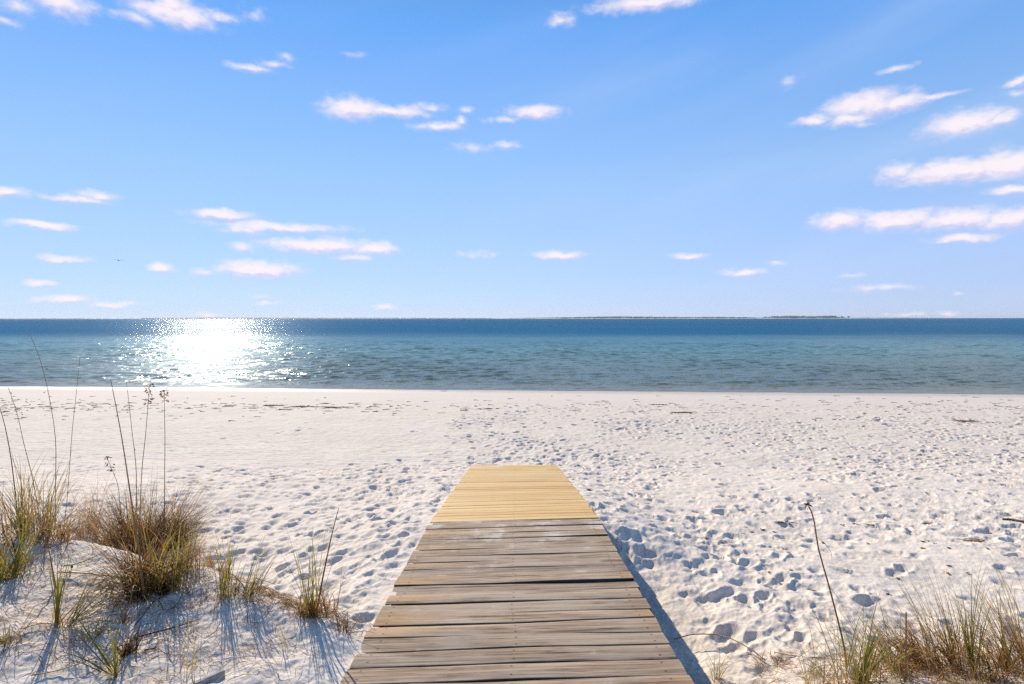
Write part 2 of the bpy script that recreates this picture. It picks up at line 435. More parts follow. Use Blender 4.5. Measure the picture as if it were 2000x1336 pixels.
M_SAND = sand_material()
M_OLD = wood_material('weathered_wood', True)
M_NEW = wood_material('new_pine', False)
M_BEAM = plain_material('treated_timber', (.25, .2, .15), (.36, .30, .23), 12)
M_GREEN = leaf_material('green_blades', [(0, (.11, .125, .022)), (.4, (.25, .23, .035)), (.7, (.42, .32, .065)), (1, (.52, .38, .13))], .4)
M_DRY = leaf_material('dry_blades', [(0, (.045, .022, .012)), (.35, (.17, .075, .026)), (.65, (.45, .25, .07)), (1, (.58, .42, .19))], .45)
M_STEM = leaf_material('seed_stalk', [(0, (.10, .042, .024)), (.5, (.28, .135, .05)), (1, (.50, .33, .14))], .1)
M_SEED = leaf_material('seed_spikelets', [(0, (.16, .08, .03)), (.5, (.38, .215, .085)), (1, (.60, .46, .31))], .4)
M_LEAF = leaf_material('round_leaves', [(0, (.13, .27, .03)), (1, (.26, .42, .06))], .5)
M_WEED = plain_material('dried_seaweed', (.06, .04, .028), (.19, .125, .075), 60, .8)
M_STRAW = plain_material('dry_straw', (.30, .17, .07), (.46, .31, .16), 60, .8)
M_GREYWOOD = plain_material('grey_driftwood', (.30, .27, .24), (.44, .40, .36), 30, .85)
M_LITTER = plain_material('white_plastic', (.62, .64, .66), (.78, .79, .80), 30, .3, .5)
M_BIRD = plain_material('grey_feathers', (.20, .22, .25), (.36, .38, .41), 8, .8)
M_SEA = sea_material()
M_FARSAND = plain_material('far_sand', (.62, .57, .50), (.72, .67, .60), .02, .9)
M_FARTREE = plain_material('far_pines', (.030, .050, .026), (.062, .085, .045), .05, .9)

# ------------------------------------------------------------------ the beach
def build_beach():
    ys = [-25., -18, -12, -8, -5, -3, -1.5, -.5, .3, .8, 1.2, 1.5, 1.7, 1.85]
    y = 1.95
    while y < 46:
        ys.append(y)
        y += min(max(.0007 * y * y, .007), .04 if y < 21 else (.09 if y < 31 else 1.2))
    ys = np.array(ys)
    ud = np.linspace(-1.0, 1.0, 1420)
    uc = 1.0 + np.geomspace(.004, 24, 60)
    us = np.concatenate([-uc[::-1], ud, uc])
    Yg, U = np.meshgrid(ys, us, indexing='ij')
    X = U * np.maximum(Yg, 2.0)
    Z = ground(X, Yg)
    mw = mound_w(X, Yg)
    xl = X - deck_cx(Yg)
    # trampling density
    def dens(x, y):
        d = np.where(x > 0.7, .62, .30)
        d = np.maximum(d, 1.0 * np.exp(-((np.clip(np.abs(x) - 1.7, 0, 9)) / 1.3) ** 2) * (y < 12))          # beside the walk
        d = np.maximum(d, .95 * np.exp(-((x - .3) / (1.4 + .16 * (y - 10))) ** 2) * (y > 10) * (y < 20))  # on from its end
        d = np.maximum(d, .95 * np.exp(-((y - 9.6 + .22 * (x + 2)) / 1.1) ** 2) * (x < 0) * (x > -5))      # trail off to the left
        d = d * np.where((x < -1.6) & (y > 10.6), .10, 1)
        d = d * np.where((x < -3.2) & (y < 10.6), .55, 1)
        d = d * np.where(y > 17.2, .35, 1)
        d = d * (.35 + 1.1 * sstep(-.3, .25, gnoise(x * .42 + 9, y * .42, 40)))
        d = np.maximum(d, .9 * np.exp(-((np.clip(np.abs(x + .2) - 1.6, 0, 9)) / 1.2) ** 2) * (y > 3.3) * (y < 11))
        d = np.maximum(d, .55 * (x < -1) * (x > -5.5) * (y > 5.5) * (y < 9.8))
        return d
    n_try = 30000
    fy = np.sqrt(rng.uniform(2.6 ** 2, 21 ** 2, n_try)); fu = rng.uniform(-1.05, 1.05, n_try); fx = fu * fy
    ok = rng.uniform(0, 1, n_try) < dens(fx, fy) * np.where(fy < 11, np.where(fx < 0, .85, .5), .42)
    ok &= mound_w(fx, fy) < .12
    ok &= ~((np.abs(fx - deck_cx(fy)) < .74) & (fy < END))
    ok &= ~((fx > 1.5) & (fy < 3.2))
    ok &= ~((fx > 0) & (fx < 1.3) & (fy < 5.0))
    fx, fy = fx[ok], fy[ok]
    # walking tracks
    tx, ty = [], []
    for (x0, y0, x1, y1) in ((1.1, 5, 9, 13.5), (1.3, 10.5, 10, 12.5), (.6, 11, 2.5, 22), (-.2, 11, -1.2, 21), (1.0, 4, 5.5, 8.5), (.9, 3.2, 3.2, 5.2),
                             (-1.0, 9.8, -6, 10.4), (-1.2, 8.2, -5.5, 9.0), (2, 14, 13, 16.5), (4, 10, 11, 10.5)):
        L = math.hypot(x1 - x0, y1 - y0); nst = int(L / .62)
        for k in range(nst):
            s = k / nst; off = .11 * (1 if k % 2 else -1)
            tx.append(x0 + (x1 - x0) * s - (y1 - y0) / L * off + random.gauss(0, .06)); ty.append(y0 + (y1 - y0) * s + (x1 - x0) / L * off + random.gauss(0, .06))
    fx = np.concatenate([fx, tx]); fy = np.concatenate([fy, ty])
    Pit = np.zeros_like(Z); Rim = np.zeros_like(Z)
    for cx, cy in zip(fx, fy):
        a = random.uniform(.066, .12); b = a * random.uniform(.5, .8)
        dp = random.uniform(.014, .036) * (a / .10)
        if random.random() < .35: dp *= .5
        th = random.gauss(math.pi / 2, .75); ct, st = math.cos(th), math.sin(th)
        rr = a * 2.1
        i0, i1 = np.searchsorted(ys, cy - rr), np.searchsorted(ys, cy + rr)
        ymid = max(cy, 2.0)
        j0, j1 = np.searchsorted(us, (cx - rr) / ymid - .04), np.searchsorted(us, (cx + rr) / ymid + .04)
        if i1 <= i0 or j1 <= j0: continue
        dx = X[i0:i1, j0:j1] - cx; dy = Yg[i0:i1, j0:j1] - cy
        u = dx * ct + dy * st; v = -dx * st + dy * ct
        # a sole is broader at the ball than at the heel
        v = v / (1 + .28 * np.tanh(u / a)) 
        ang = np.arctan2(v, u); p1, p2, p3 = random.uniform(0, 6.3), random.uniform(0, 6.3), random.uniform(0, 6.3)
        r = np.sqrt((u / a) ** 2 + (v / b) ** 2) * (1 + .10 * np.sin(2 * ang + p1) + .08 * np.sin(3 * ang + p2) + .04 * np.sin(7 * ang + p3))
        ins = random.uniform(.2, .55)
        pit = -dp * (1 - sstep(ins, 1.05, r)) * (1 + .3 * np.sin(u / a * 2.3 + p3))
        rim = dp * random.uniform(.15, .4) * np.exp(-((r - 1.2) / .3) ** 2) * (1 + .6 * np.sin(ang + p2))
        Pit[i0:i1, j0:j1] = np.minimum(Pit[i0:i1, j0:j1], pit)
        Rim[i0:i1, j0:j1] = np.maximum(Rim[i0:i1, j0:j1], rim)
    H = np.clip(Pit + Rim * np.clip(1 + Pit / .012, 0, 1), -.055, .02)
    near = sstep(14, 6, Yg)
    tr = np.clip(dens(X, Yg), 0, 1) * (1 - mw)
    wx_, wy_ = X + .06 * gnoise(X * 4, Yg * 4, 54), Yg + .06 * gnoise(X * 4, Yg * 4, 55)
    fine = .016 * gnoise(X * 2.7, Yg * 2.7, 50) + .016 * gnoise(wx_ * 6.5, wy_ * 6.5, 51) + .010 * (.35 - np.abs(gnoise(wx_ * 11, wy_ * 11, 56))) + .006 * gnoise(wx_ * 16, wy_ * 16, 52) + .0045 * gnoise(X * 37, Yg * 37, 53) * near
    amp = .62 + .58 * tr
    amp = amp * sstep(26.5, 17, Yg) + mw * .45
    # low wind ripples on the untrodden sand
    rip = .0035 * np.sin(2 * np.pi * (Yg * 5.2 + X * .9 + 1.1 * gnoise(X * 1.2, Yg * 1.2, 60))) * (1 - tr) * (1 - mw) * sstep(18, 13, Yg) * sstep(.5, -2.0, X)
    keep_edge = 1 - .8 * np.exp(-((np.abs(xl) - .74) / .05) ** 2) * (Yg < END)
    Z = Z + (H + fine * amp) * keep_edge + rip
    ud_ = under_deck(X, Yg)
    Z = Z * (1 - ud_) + np.minimum(deck_z(Yg) - .30, Z) * ud_
    o = grid_mesh('beach', X, Yg, Z, M_SAND)
    tag(o, kind='structure')
build_beach()

# ------------------------------------------------------------------ the sea
def build_sea():
    ys = []; y = 20.
    while y < 14000:
        ys.append(y); y += .14 if y < 75 else (.14 + (y - 75) * .018)
    ys = np.array(ys)
    ud = np.linspace(-1.02, 1.02, 900); uc = 1.02 + np.geomspace(.01, 7, 24)
    us = np.concatenate([-uc[::-1], ud, uc])
    Yg, U = np.meshgrid(ys, us, indexing='ij'); X = U * Yg
    Z = np.zeros_like(X)
    d = Yg + .075 * np.clip(X, -80, 80) - 27.4
    nw = 64
    lam = np.exp(rng.uniform(np.log(.5), np.log(2.6), nw)); k = 2 * np.pi / lam
    th = rng.normal(-np.pi / 2 + .25, .55, nw); ph = rng.uniform(0, 6.283, nw)
    rms = .10
    ak = rms * np.sqrt(2 / nw) * np.ones(nw) * np.where(lam > 1.8, .8, 1.05)
    fade = np.clip((130 - Yg) / 60, 0, 1) * np.clip(d / 5 + .12, .06, 1)
    rows = ys < 131; nr = rows.sum()
    Xs, Ys = X[:nr], Yg[:nr]; acc = np.zeros_like(Xs)
    for i in range(nw):
        acc += (ak[i] / k[i]) * np.sin(k[i] * (np.cos(th[i]) * Xs + np.sin(th[i]) * Ys) + ph[i]) * np.clip(lam[i] / .6 - (Ys - 20) * .012, 0, 1)
    gust = .65 + .7 * sstep(-.3, .3, gnoise(Xs * .05, Ys * .11, 71))
    Z[:nr] = acc * fade[:nr] * gust
    o = grid_mesh('sea', X, Yg, Z, M_SEA)
    tag(o, kind='structure')
build_sea()

# ------------------------------------------------------------------ boardwalk
def plank_mesh(name, edges, mat, parent, old):
    V, Fc, W, T, YL_, SD_ = [], [], [], [], [], []
    nst = 34
    for i in range(len(edges) - 1):
        ya, yb = edges[i], edges[i + 1]
        gap = random.choice((.0055, .007, .009, .011)) if old else random.uniform(.004, .008)
        g2 = gap * .5
        tint = random.random(); pid = i * 3.71 + (0 if old else 100)
        xa, xb = -DHW + random.uniform(-.006, .006), DHW + random.uniform(-.008, .008)
        bow = random.gauss(0, .003 if old else .0006); skew = random.gauss(0, .003 if old else .0008); cup = random.gauss(0, .0035 if old else .0008)
        lift = random.gauss(0, .003 if old else .001); tw = random.gauss(0, .006 if old else .001)
        phs = [random.uniform(0, 6.3) for _ in range(4)]
        dip_l = 0
        rows = []
        for s in range(nst + 1):
            x = xa + (xb - xa) * s / nst; xn = x / DHW
            e1 = .0028 * math.sin(4 * x + phs[0]) + .0016 * math.sin(11 * x + phs[1]) if old else 0
            e2 = .0028 * math.sin(4.6 * x + phs[2]) + .0016 * math.sin(12 * x + phs[3]) if old else 0
            lo, hi = ya + g2 + e1 + bow * (1 - xn * xn) + skew * xn, yb - g2 + e2 + bow * (1 - xn * xn) + skew * xn
            if old and i in (2, 3):      # the two warped boards at the near end
                lo += .012 * max(0, xn - .3) * (1 if i == 2 else 0); hi -= .02 * max(0, xn - .55) * (1 if i == 2 else 0)
                lo += .03 * max(0, -xn - .86) / .14 * (1 if i == 2 else 0)
            rnd = .004 if old else .003
            prof = [(lo, -.036), (lo, -rnd), (lo + rnd * .3, -rnd * .3), (lo + rnd, 0)] + \
                   [(lo + (hi - lo) * q, cup * (1 - (2 * q - 1) ** 2)) for q in (.25, .5, .75)] + \
                   [(hi - rnd, 0), (hi - rnd * .3, -rnd * .3), (hi, -rnd), (hi, -.036)]
            row = []
            for (yy, zz) in prof:
                ybase = deck_z(np.array([yy]))[0] + deck_roll(np.array([yy]))[0] * x
                zt = ybase + zz + lift + tw * xn * ((yy - (ya + yb) / 2) / (yb - ya)) + (.002 * math.sin(5 * x + phs[1]) if old else 0)
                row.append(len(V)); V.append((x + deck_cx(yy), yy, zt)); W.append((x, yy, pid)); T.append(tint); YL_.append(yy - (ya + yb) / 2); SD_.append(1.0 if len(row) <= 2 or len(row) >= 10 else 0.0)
            rows.append(row)
        m = len(rows[0])
        for s in range(nst):
            for q in range(m):
                q2 = (q + 1) % m
                Fc.append((rows[s][q], rows[s + 1][q], rows[s + 1][q2], rows[s][q2]))
        Fc.append(tuple(rows[0])); Fc.append(tuple(reversed(rows[-1])))
    me = bpy.data.meshes.new(name); me.from_pydata(V, [], Fc); me.update()
    a = me.attributes.new('wood', 'FLOAT_VECTOR', 'POINT'); a.data.foreach_set('vector', np.array(W, dtype=np.float32).ravel())
    a = me.attributes.new('tint', 'FLOAT', 'POINT'); a.data.foreach_set('value', np.array(T, dtype=np.float32))
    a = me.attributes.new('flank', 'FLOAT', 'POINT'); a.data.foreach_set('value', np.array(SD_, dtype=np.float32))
    a = me.attributes.new('yl', 'FLOAT', 'POINT'); a.data.foreach_set('value', np.array(YL_, dtype=np.float32))
    me.materials.append(mat)
    o = bpy.data.objects.new(name, me); COL.objects.link(o); o.parent = parent
    return o

walk = empty('boardwalk', (0, 0, 0))
tag(walk, 'wooden beach boardwalk of weathered grey planks ending in a ramp of new yellow planks', 'boardwalk')
OLD = [5.385, 5.27, 5.144, 4.981, 4.818, 4.686, 4.536, 4.380, 4.242, 4.085, 3.936, 3.788, 3.647, 3.489, 3.332, 3.198, 3.048, 2.900, 2.748, 2.602]
while OLD[-1] > -3: OLD.append(OLD[-1] - .15)
OLD = OLD[::-1]
# index of the warped pair counted from the camera end
near_i = [k for k, y in enumerate(OLD) if y > 2.59][0]
_pm = plank_mesh
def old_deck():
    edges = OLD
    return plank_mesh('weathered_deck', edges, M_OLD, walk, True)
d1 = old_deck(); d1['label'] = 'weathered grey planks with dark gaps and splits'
NEWE = list(np.linspace(JOIN + .004, END, 39))
d2 = plank_mesh('new_deck', NEWE, M_NEW, walk, False); d2['label'] = 'fresh yellow pine planks sloping down to the sand'
def box_beam(mb, x, y0, y1, w, h, top):
    n = 12; vs, fs = [], []
    for k in range(n + 1):
        y = y0 + (y1 - y0) * k / n
        zt = float(deck_z(np.array([y]))[0]) + float(deck_roll(np.array([y]))[0]) * x + top
        for dx, dz in ((-w / 2, 0), (w / 2, 0), (w / 2, -h), (-w / 2, -h)):
            vs.append((x + dx + float(deck_cx(y)), y, zt + dz))
    for k in range(n):
        for q in range(4): fs.append((k * 4 + q, k * 4 + (q + 1) % 4, k * 4 + 4 + (q + 1) % 4, k * 4 + 4 + q))
    fs += [(3, 2, 1, 0), tuple(n * 4 + q for q in range(4))]
    mb.add(vs, fs)
for x in (-.68, 0, .68):
    mb = MB(); box_beam(mb, x, -3, END - .1, .04, .18, -.046); mb.build('stringer', M_BEAM, walk, smooth=False)

# ------------------------------------------------------------------ plants
def grow(mb, base, n, L, lean, az=None, spread=math.pi, droop=.6, w=.005, rad=.05, tint=(0, 1), seg=8, droop_var=.5):
    subs = []
    if n >= 60:
        for _ in range(max(4, n // 22)):
            q = random.uniform(0, 6.283); qr = rad * math.sqrt(random.random()) * 1.15
            subs.append((qr * math.cos(q), qr * math.sin(q), q + random.gauss(0, 1.0), random.uniform(.6, 1.25), random.gauss(0, .12)))
    for _ in range(n):
        a = random.uniform(-math.pi, math.pi) if az is None else random.gauss(az, spread)
        ra = rad * math.sqrt(random.random()); rp = random.uniform(0, 6.283)
        bx, by = base[0] + ra * math.cos(rp), base[1] + ra * math.sin(rp)
        ls, tsh = 1.0, 0.0
        if subs and random.random() < .85:
            sb_ = random.choice(subs); ls, tsh = sb_[3], sb_[4]
            bx, by = base[0] + sb_[0] + random.gauss(0, .018), base[1] + sb_[1] + random.gauss(0, .018)
            if az is None: a = random.gauss(sb_[2], 1.0)
        p = Vector((bx, by, gz(bx, by) - .012))
        le = abs(random.gauss(lean, lean * .45)); l = random.uniform(*L) * ls; dr = droop * random.uniform(1 - droop_var, 1 + droop_var)
        yaw = random.gauss(0, .35)
        pts = [p.copy()]; st = l / (seg - 1); ang = le
        kk = random.randint(2, seg - 2); kink = random.uniform(.5, 1.7) if random.random() < .2 else 0
        for k in range(seg - 1):
            u = k / (seg - 1)
            aa = a + yaw * u
            d = Vector((math.sin(ang) * math.cos(aa), math.sin(ang) * math.sin(aa), math.cos(ang)))
            p = p + d * st
            g = .004
            if p.z < g + base[2] - .35: break
            pts.append(p.copy()); ang += (kink if k == kk else 0) + dr / (seg - 1) * (.4 + 1.3 * u)
        if len(pts) < 3: continue
        side = Vector((-math.sin(a), math.cos(a), 0)); tw = random.gauss(0, .6)
        side = (side * math.cos(tw) + Vector((math.cos(a), math.sin(a), 0)) * math.sin(tw) * .6 + Vector((0, 0, math.sin(tw) * .3))).normalized()
        mb.ribbon(pts, side, w * random.uniform(.7, 1.25), min(1, max(0, random.uniform(*tint) + tsh)))

def poly(pxs, Y, Ytop=None):
    n = len(pxs); Ytop = Ytop or Y
    return [over(p[0], p[1], Y + (Ytop - Y) * i / max(1, n - 1)) for i, p in enumerate(pxs)]
def smooth_line(pts, n=14):
    pts = [Vector(p) for p in pts]; out = []
    m = len(pts)
    for i in range(m - 1):
        p0, p1, p2, p3 = pts[max(i - 1, 0)], pts[i], pts[i + 1], pts[min(i + 2, m - 1)]
        steps = max(2, n // (m - 1))
        for k in range(steps):
            t = k / steps
            out.append(.5 * ((2 * p1) + (p2 - p0) * t + (2 * p0 - 5 * p1 + 4 * p2 - p3) * t * t + (3 * p1 - p0 - 3 * p2 + p3) * t ** 3))
    out.append(pts[-1]); return out

def stem(parent, pxs, r0=.0042, r1=.0016, tint=.35, head=None, Ytop=None, base=None, leaf=0):
    """a tall flowering stalk, given from its foot upwards; head = (px, py, length, spikelets, tint) hung near the tip"""
    b = base if base is not None else at(*pxs[0])
    Y = b.y
    pts = smooth_line([b - Vector((0, 0, .02))] + poly(pxs[1:], Y, Ytop))
    mb = MB(); mb.tube(pts, r0, r1, tint)
    for k in range(leaf):                       # dry leaf peeling off the stalk
        i = random.randint(len(pts) // 4, int(len(pts) * .7)); a = random.uniform(0, 6.28)
        p = pts[i].copy(); ps = []; ang = .25
        for q in range(8):
            ps.append(p.copy()); p = p + Vector((math.sin(ang) * math.cos(a), math.sin(ang) * math.sin(a), math.cos(ang))) * .02; ang += .36
        mb.ribbon(ps, Vector((-math.sin(a), math.cos(a), 0)), .004, .7)
    o = mb.build('stem', M_STEM, parent)
    if head:
        span, cnt, ht, size = head
        hb = MB(); i0 = int(len(pts) * (1 - span))
        for k in range(cnt):
            i = random.uniform(i0, len(pts) - 1.01); f = i - int(i)
            p = pts[int(i)].lerp(pts[int(i) + 1], f)
            a = random.uniform(0, 6.283); q = p + Vector((math.cos(a), math.sin(a), random.uniform(-.2, .4))) * random.uniform(.004, .028)
            hb.tube([p, q], .0007, .0006, .2, 3)
            hb.spikelet(q, (math.cos(a) * .5, math.sin(a) * .5, random.uniform(-1, .3)), size * random.uniform(.7, 1.2), size * .45, ht + random.uniform(-.2, .2))
        hb.tube(pts[max(i0 - 0, 0):], r0 * .45, r1 * 1.15, .3, 4)
        hb.build('seed_head', M_SEED, o)
    return o

def clump(px, py, label, green=None, dry=None, cat='grass clump', name='grass_clump', group=None, base=None):
    b = base or at(px, py)
    root = empty(name, b); tag(root, label, cat, group)
    if green:
        mb = MB()
        for kw in [dict(k_) for k_ in green]: grow(mb, b + Vector(kw.pop('off', (0, 0, 0))), **kw)
        mb.build('green_blades', M_GREEN, root)
    if dry:
        mb = MB()
        for kw in [dict(k_) for k_ in dry]: grow(mb, b + Vector(kw.pop('off', (0, 0, 0))), **kw)
        mb.build('dry_blades', M_DRY, root)
    return root, b

TOP = math.pi / 2          # azimuth of +Y (away from the camera); 0 = right, pi = left

# near left dune
c, b = clump(284, 1068, 'big dense dark brown grass clump crowning the dune, tallest stalks rising from it',
    dry=[dict(n=620, L=(.28, .62), lean=.5, droop=1.4, w=.005, rad=.24, tint=(0, .3)),
         dict(n=220, L=(.35, .7), lean=.42, droop=.7, w=.0042, rad=.22, tint=(.15, .7)),
         dict(n=190, L=(.22, .45), lean=.7, droop=1.6, w=.0045, rad=.24, tint=(.05, .55), off=(.16, -.05, 0)),
         dict(n=170, L=(.2, .45), lean=.7, droop=1.4, w=.0042, rad=.22, tint=(.05, .6), off=(-.26, .02, 0)),
         dict(n=130, L=(.42, .78), lean=.36, droop=.6, w=.004, rad=.24, tint=(.3, .9)),
         dict(n=120, L=(.3, .55), lean=.55, az=.1, spread=.7, droop=.8, w=.004, rad=.16, tint=(.3, .8), off=(.2, -.02, 0))],
    green=[dict(n=50, L=(.35, .75), lean=.3, droop=.4, w=.0042, rad=.16, tint=(.3, 1))])
stem(c, [(265, 1050), (266, 925), (258, 845), (247, 745)], tint=.2, leaf=1)
stem(c, [(272, 1052), (276, 930), (284, 850), (289, 790), (293, 748)], tint=.4, head=(.24, 44, .5, .028))
stem(c, [(321, 1050), (321, 960), (322, 860), (321, 800), (321, 759)], tint=.35, head=(.17, 32, .45, .026), leaf=1)
stem(c, [(240, 1060), (232, 960), (222, 925), (207, 890)], tint=.45, r0=.003, head=(.38, 22, .4, .03))
c, b = clump(296, 1152, 'drooping clump of pale curled blades hanging over the front lip of the dune',
    dry=[dict(n=120, L=(.35, .62), lean=.38, droop=.9, w=.0048, rad=.15, tint=(.1, .8)), dict(n=170, L=(.25, .5), lean=.5, droop=2.2, w=.006, rad=.09, tint=(.1, .95)),
         dict(n=90, L=(.12, .26), lean=.6, droop=1.8, w=.006, rad=.12, tint=(0, .35))],
    green=[dict(n=44, L=(.3, .55), lean=.3, droop=.8, w=.006, rad=.07, tint=(.2, .9), off=(.1, .02, 0)),
           dict(n=26, L=(.22, .38), lean=.5, droop=1.8, w=.006, rad=.08, tint=(.4, 1))])
stem(c, [(283, 1175), (270, 1070), (260, 1005), (250, 935), (236, 845), (216, 740)], r0=.006, tint=.6, leaf=1)
c, b = clump(66, 1050, 'yellow green grass clump on the dune crest towards the left, thick with upright blades',
    green=[dict(n=70, L=(.25, .6), lean=.26, droop=.5, w=.005, rad=.1, tint=(.1, .9))],
    dry=[dict(n=200, L=(.2, .5), lean=.6, droop=1.3, w=.0045, rad=.22, tint=(.1, .8)), dict(n=60, L=(.4, .7), lean=.3, droop=.6, w=.004, rad=.16, tint=(.4, .9))])
stem(c, [(80, 1035), (65, 942), (45, 860), (34, 810), (16, 756)], tint=.4, head=(.42, 9, .3, .02))
stem(c, [(108, 1030), (108, 945), (109, 880), (105, 828), (92, 755), (75, 692), (57, 650)], tint=.3, head=(.4, 8, .1, .024))
stem(c, [(122, 1040), (131, 971), (140, 850), (149, 765), (156, 697)], r0=.0032, tint=.3)
stem(c, [(46, 1050), (34, 1000), (22, 900), (9, 830), (-8, 770)], tint=.2)
c, b = clump(24, 1128, 'leafy green grass clump at the left frame edge below the dune crest',
    green=[dict(n=46, L=(.2, .45), lean=.3, droop=.9, w=.006, rad=.06, tint=(.15, .9)), dict(n=20, L=(.2, .4), lean=.6, droop=1.5, w=.005, rad=.06, tint=(.3, 1))],
    dry=[dict(n=110, L=(.15, .4), lean=.7, droop=1.6, w=.005, rad=.14, tint=(.2, .9))])
c, b = clump(168, 1052, 'thin reddish brown twiggy grass tuft between the green clump and the dark clump',
    dry=[dict(n=170, L=(.14, .46), lean=.45, droop=.6, w=.0036, rad=.17, tint=(.15, .65)), dict(n=60, L=(.3, .65), lean=.2, droop=.3, w=.0034, rad=.1, tint=(.4, .9))])
c, b = clump(111, 1222, 'green grass sprig fanning to the right from a pale sandy slope',
    green=[dict(n=12, L=(.26, .4), lean=.08, droop=.25, w=.007, rad=.015, tint=(.1, .6)),
           dict(n=18, L=(.25, .42), lean=.62, az=.35, spread=.3, droop=.45, w=.006, rad=.02, tint=(.05, .5), off=(.04, .02, 0))],
    dry=[dict(n=18, L=(.15, .35), lean=.8, droop=1.2, w=.005, rad=.05, tint=(.5, 1))])
stem(c, [(110, 1150), (100, 1100), (93, 1062)], tint=.5, r0=.005)
clump(183, 1243, 'small low tuft of short olive blades in the middle of the shaded dune slope',
    green=[dict(n=18, L=(.06, .14), lean=.6, droop=.8, w=.005, rad=.025, tint=(.2, .8))], dry=[dict(n=12, L=(.05, .12), lean=.8, droop=1.2, w=.004, rad=.04, tint=(.1, .5))])
clump(226, 1324, 'bright green grass shoot with one long blade arching far to the left',
    green=[dict(n=7, L=(.18, .3), lean=.1, droop=.3, w=.006, rad=.012, tint=(.2, .5)),
           dict(n=6, L=(.28, .36), lean=.9, az=math.pi - .1, spread=.12, droop=.9, w=.009, rad=.012, tint=(0, .25)),
           dict(n=6, L=(.1, .2), lean=.5, droop=1.0, w=.006, rad=.02, tint=(.4, 1))],
    dry=[dict(n=8, L=(.1, .25), lean=1.0, droop=.8, w=.004, rad=.03, tint=(.6, 1))])
clump(248, 1279, 'dead dark reddish grass stub beside the green shoot on the dune',
    dry=[dict(n=34, L=(.06, .17), lean=.35, droop=.9, w=.006, rad=.035, tint=(.05, .4)), dict(n=10, L=(.12, .2), lean=.8, droop=1.6, w=.006, rad=.03, tint=(.5, 1))])
clump(388, 1112, 'rusty brown twig bush on the right shoulder of the dune',
    dry=[dict(n=120, L=(.1, .3), lean=.5, droop=.8, w=.004, rad=.12, tint=(.2, .75)), dict(n=30, L=(.2, .36), lean=.25, droop=.4, w=.003, rad=.06, tint=(.5, .9))],
    green=[dict(n=10, L=(.15, .3), lean=.3, droop=.5, w=.004, rad=.05, tint=(.5, 1))])
clump(16, 1258, 'low grey green tuft with dry seed heads at the left frame edge, lower slope',
    green=[dict(n=8, L=(.08, .18), lean=.4, droop=.6, w=.005, rad=.03, tint=(.2, .8))], dry=[dict(n=26, L=(.06, .16), lean=.8, droop=1.2, w=.004, rad=.05, tint=(.2, .9))])
c, b = clump(237, 1222, 'stalk with a pale pinkish feathery seed head drooping over the dune slope',
    dry=[dict(n=14, L=(.05, .14), lean=.7, droop=1.0, w=.004, rad=.03, tint=(.2, .6))])
stem(c, [(240, 1218), (236, 1190), (226, 1168), (212, 1145), (204, 1130)], tint=.7, head=(.7, 46, .9, .026))
clump(440, 1166, 'upright yellow green grass tuft, leftmost of the three standing along the dune lip',
    green=[dict(n=30, L=(.2, .42), lean=.16, droop=.35, w=.0045, rad=.035, tint=(.1, .75))], dry=[dict(n=26, L=(.08, .22), lean=.8, droop=1.3, w=.004, rad=.07, tint=(.2, .8))])
clump(482, 1170, 'yellow green grass tuft leaning right, middle of the three along the dune lip',
    green=[dict(n=26, L=(.2, .42), lean=.42, az=.2, spread=.45, droop=.25, w=.0045, rad=.03, tint=(.1, .75))], dry=[dict(n=30, L=(.08, .22), lean=.8, droop=1.3, w=.004, rad=.07, tint=(.1, .7))])
c, b = clump(602, 1202, 'tall grass tuft with thick orange stubs nearest the boardwalk and one long stalk',
    green=[dict(n=26, L=(.3, .58), lean=.16, droop=.3, w=.005, rad=.035, tint=(.1, .8), off=(.02, 0, 0))],
    dry=[dict(n=26, L=(.09, .16), lean=.25, droop=.5, w=.011, rad=.045, tint=(.45, .7)), dict(n=46, L=(.15, .38), lean=.75, droop=1.9, w=.003, rad=.06, tint=(.2, .8))])
stem(c, [(617, 1202), (626, 1150), (640, 1080), (650, 1035), (661, 993)], tint=.45, r0=.006, r1=.0018)
clump(638, 1199, 'sparse brown twiggy tuft just right of the tallest grass tuft',
    dry=[dict(n=30, L=(.1, .3), lean=.3, droop=.6, w=.004, rad=.05, tint=(.2, .7)), dict(n=16, L=(.1, .2), lean=.9, droop=1.5, w=.004, rad=.06, tint=(.3, .8))])
clump(672, 1236, 'small grey wiry tuft close to the boardwalk edge with one tan blade',
    dry=[dict(n=34, L=(.07, .15), lean=.5, droop=1.0, w=.0035, rad=.03, tint=(.15, .5)), dict(n=1, L=(.2, .21), lean=1.0, az=.5, spread=.02, droop=.2, w=.006, rad=.005, tint=(.7, .8))])
clump(556, 1268, 'two thin straw coloured blades on the bare sand in front of the dune lip',
    dry=[dict(n=5, L=(.12, .22), lean=.15, droop=.4, w=.004, rad=.02, tint=(.8, 1))])
clump(375, 1318, 'sparse pale grass blades near the half buried board',
    green=[dict(n=5, L=(.18, .32), lean=.12, droop=.3, w=.004, rad=.03, tint=(.6, 1))])

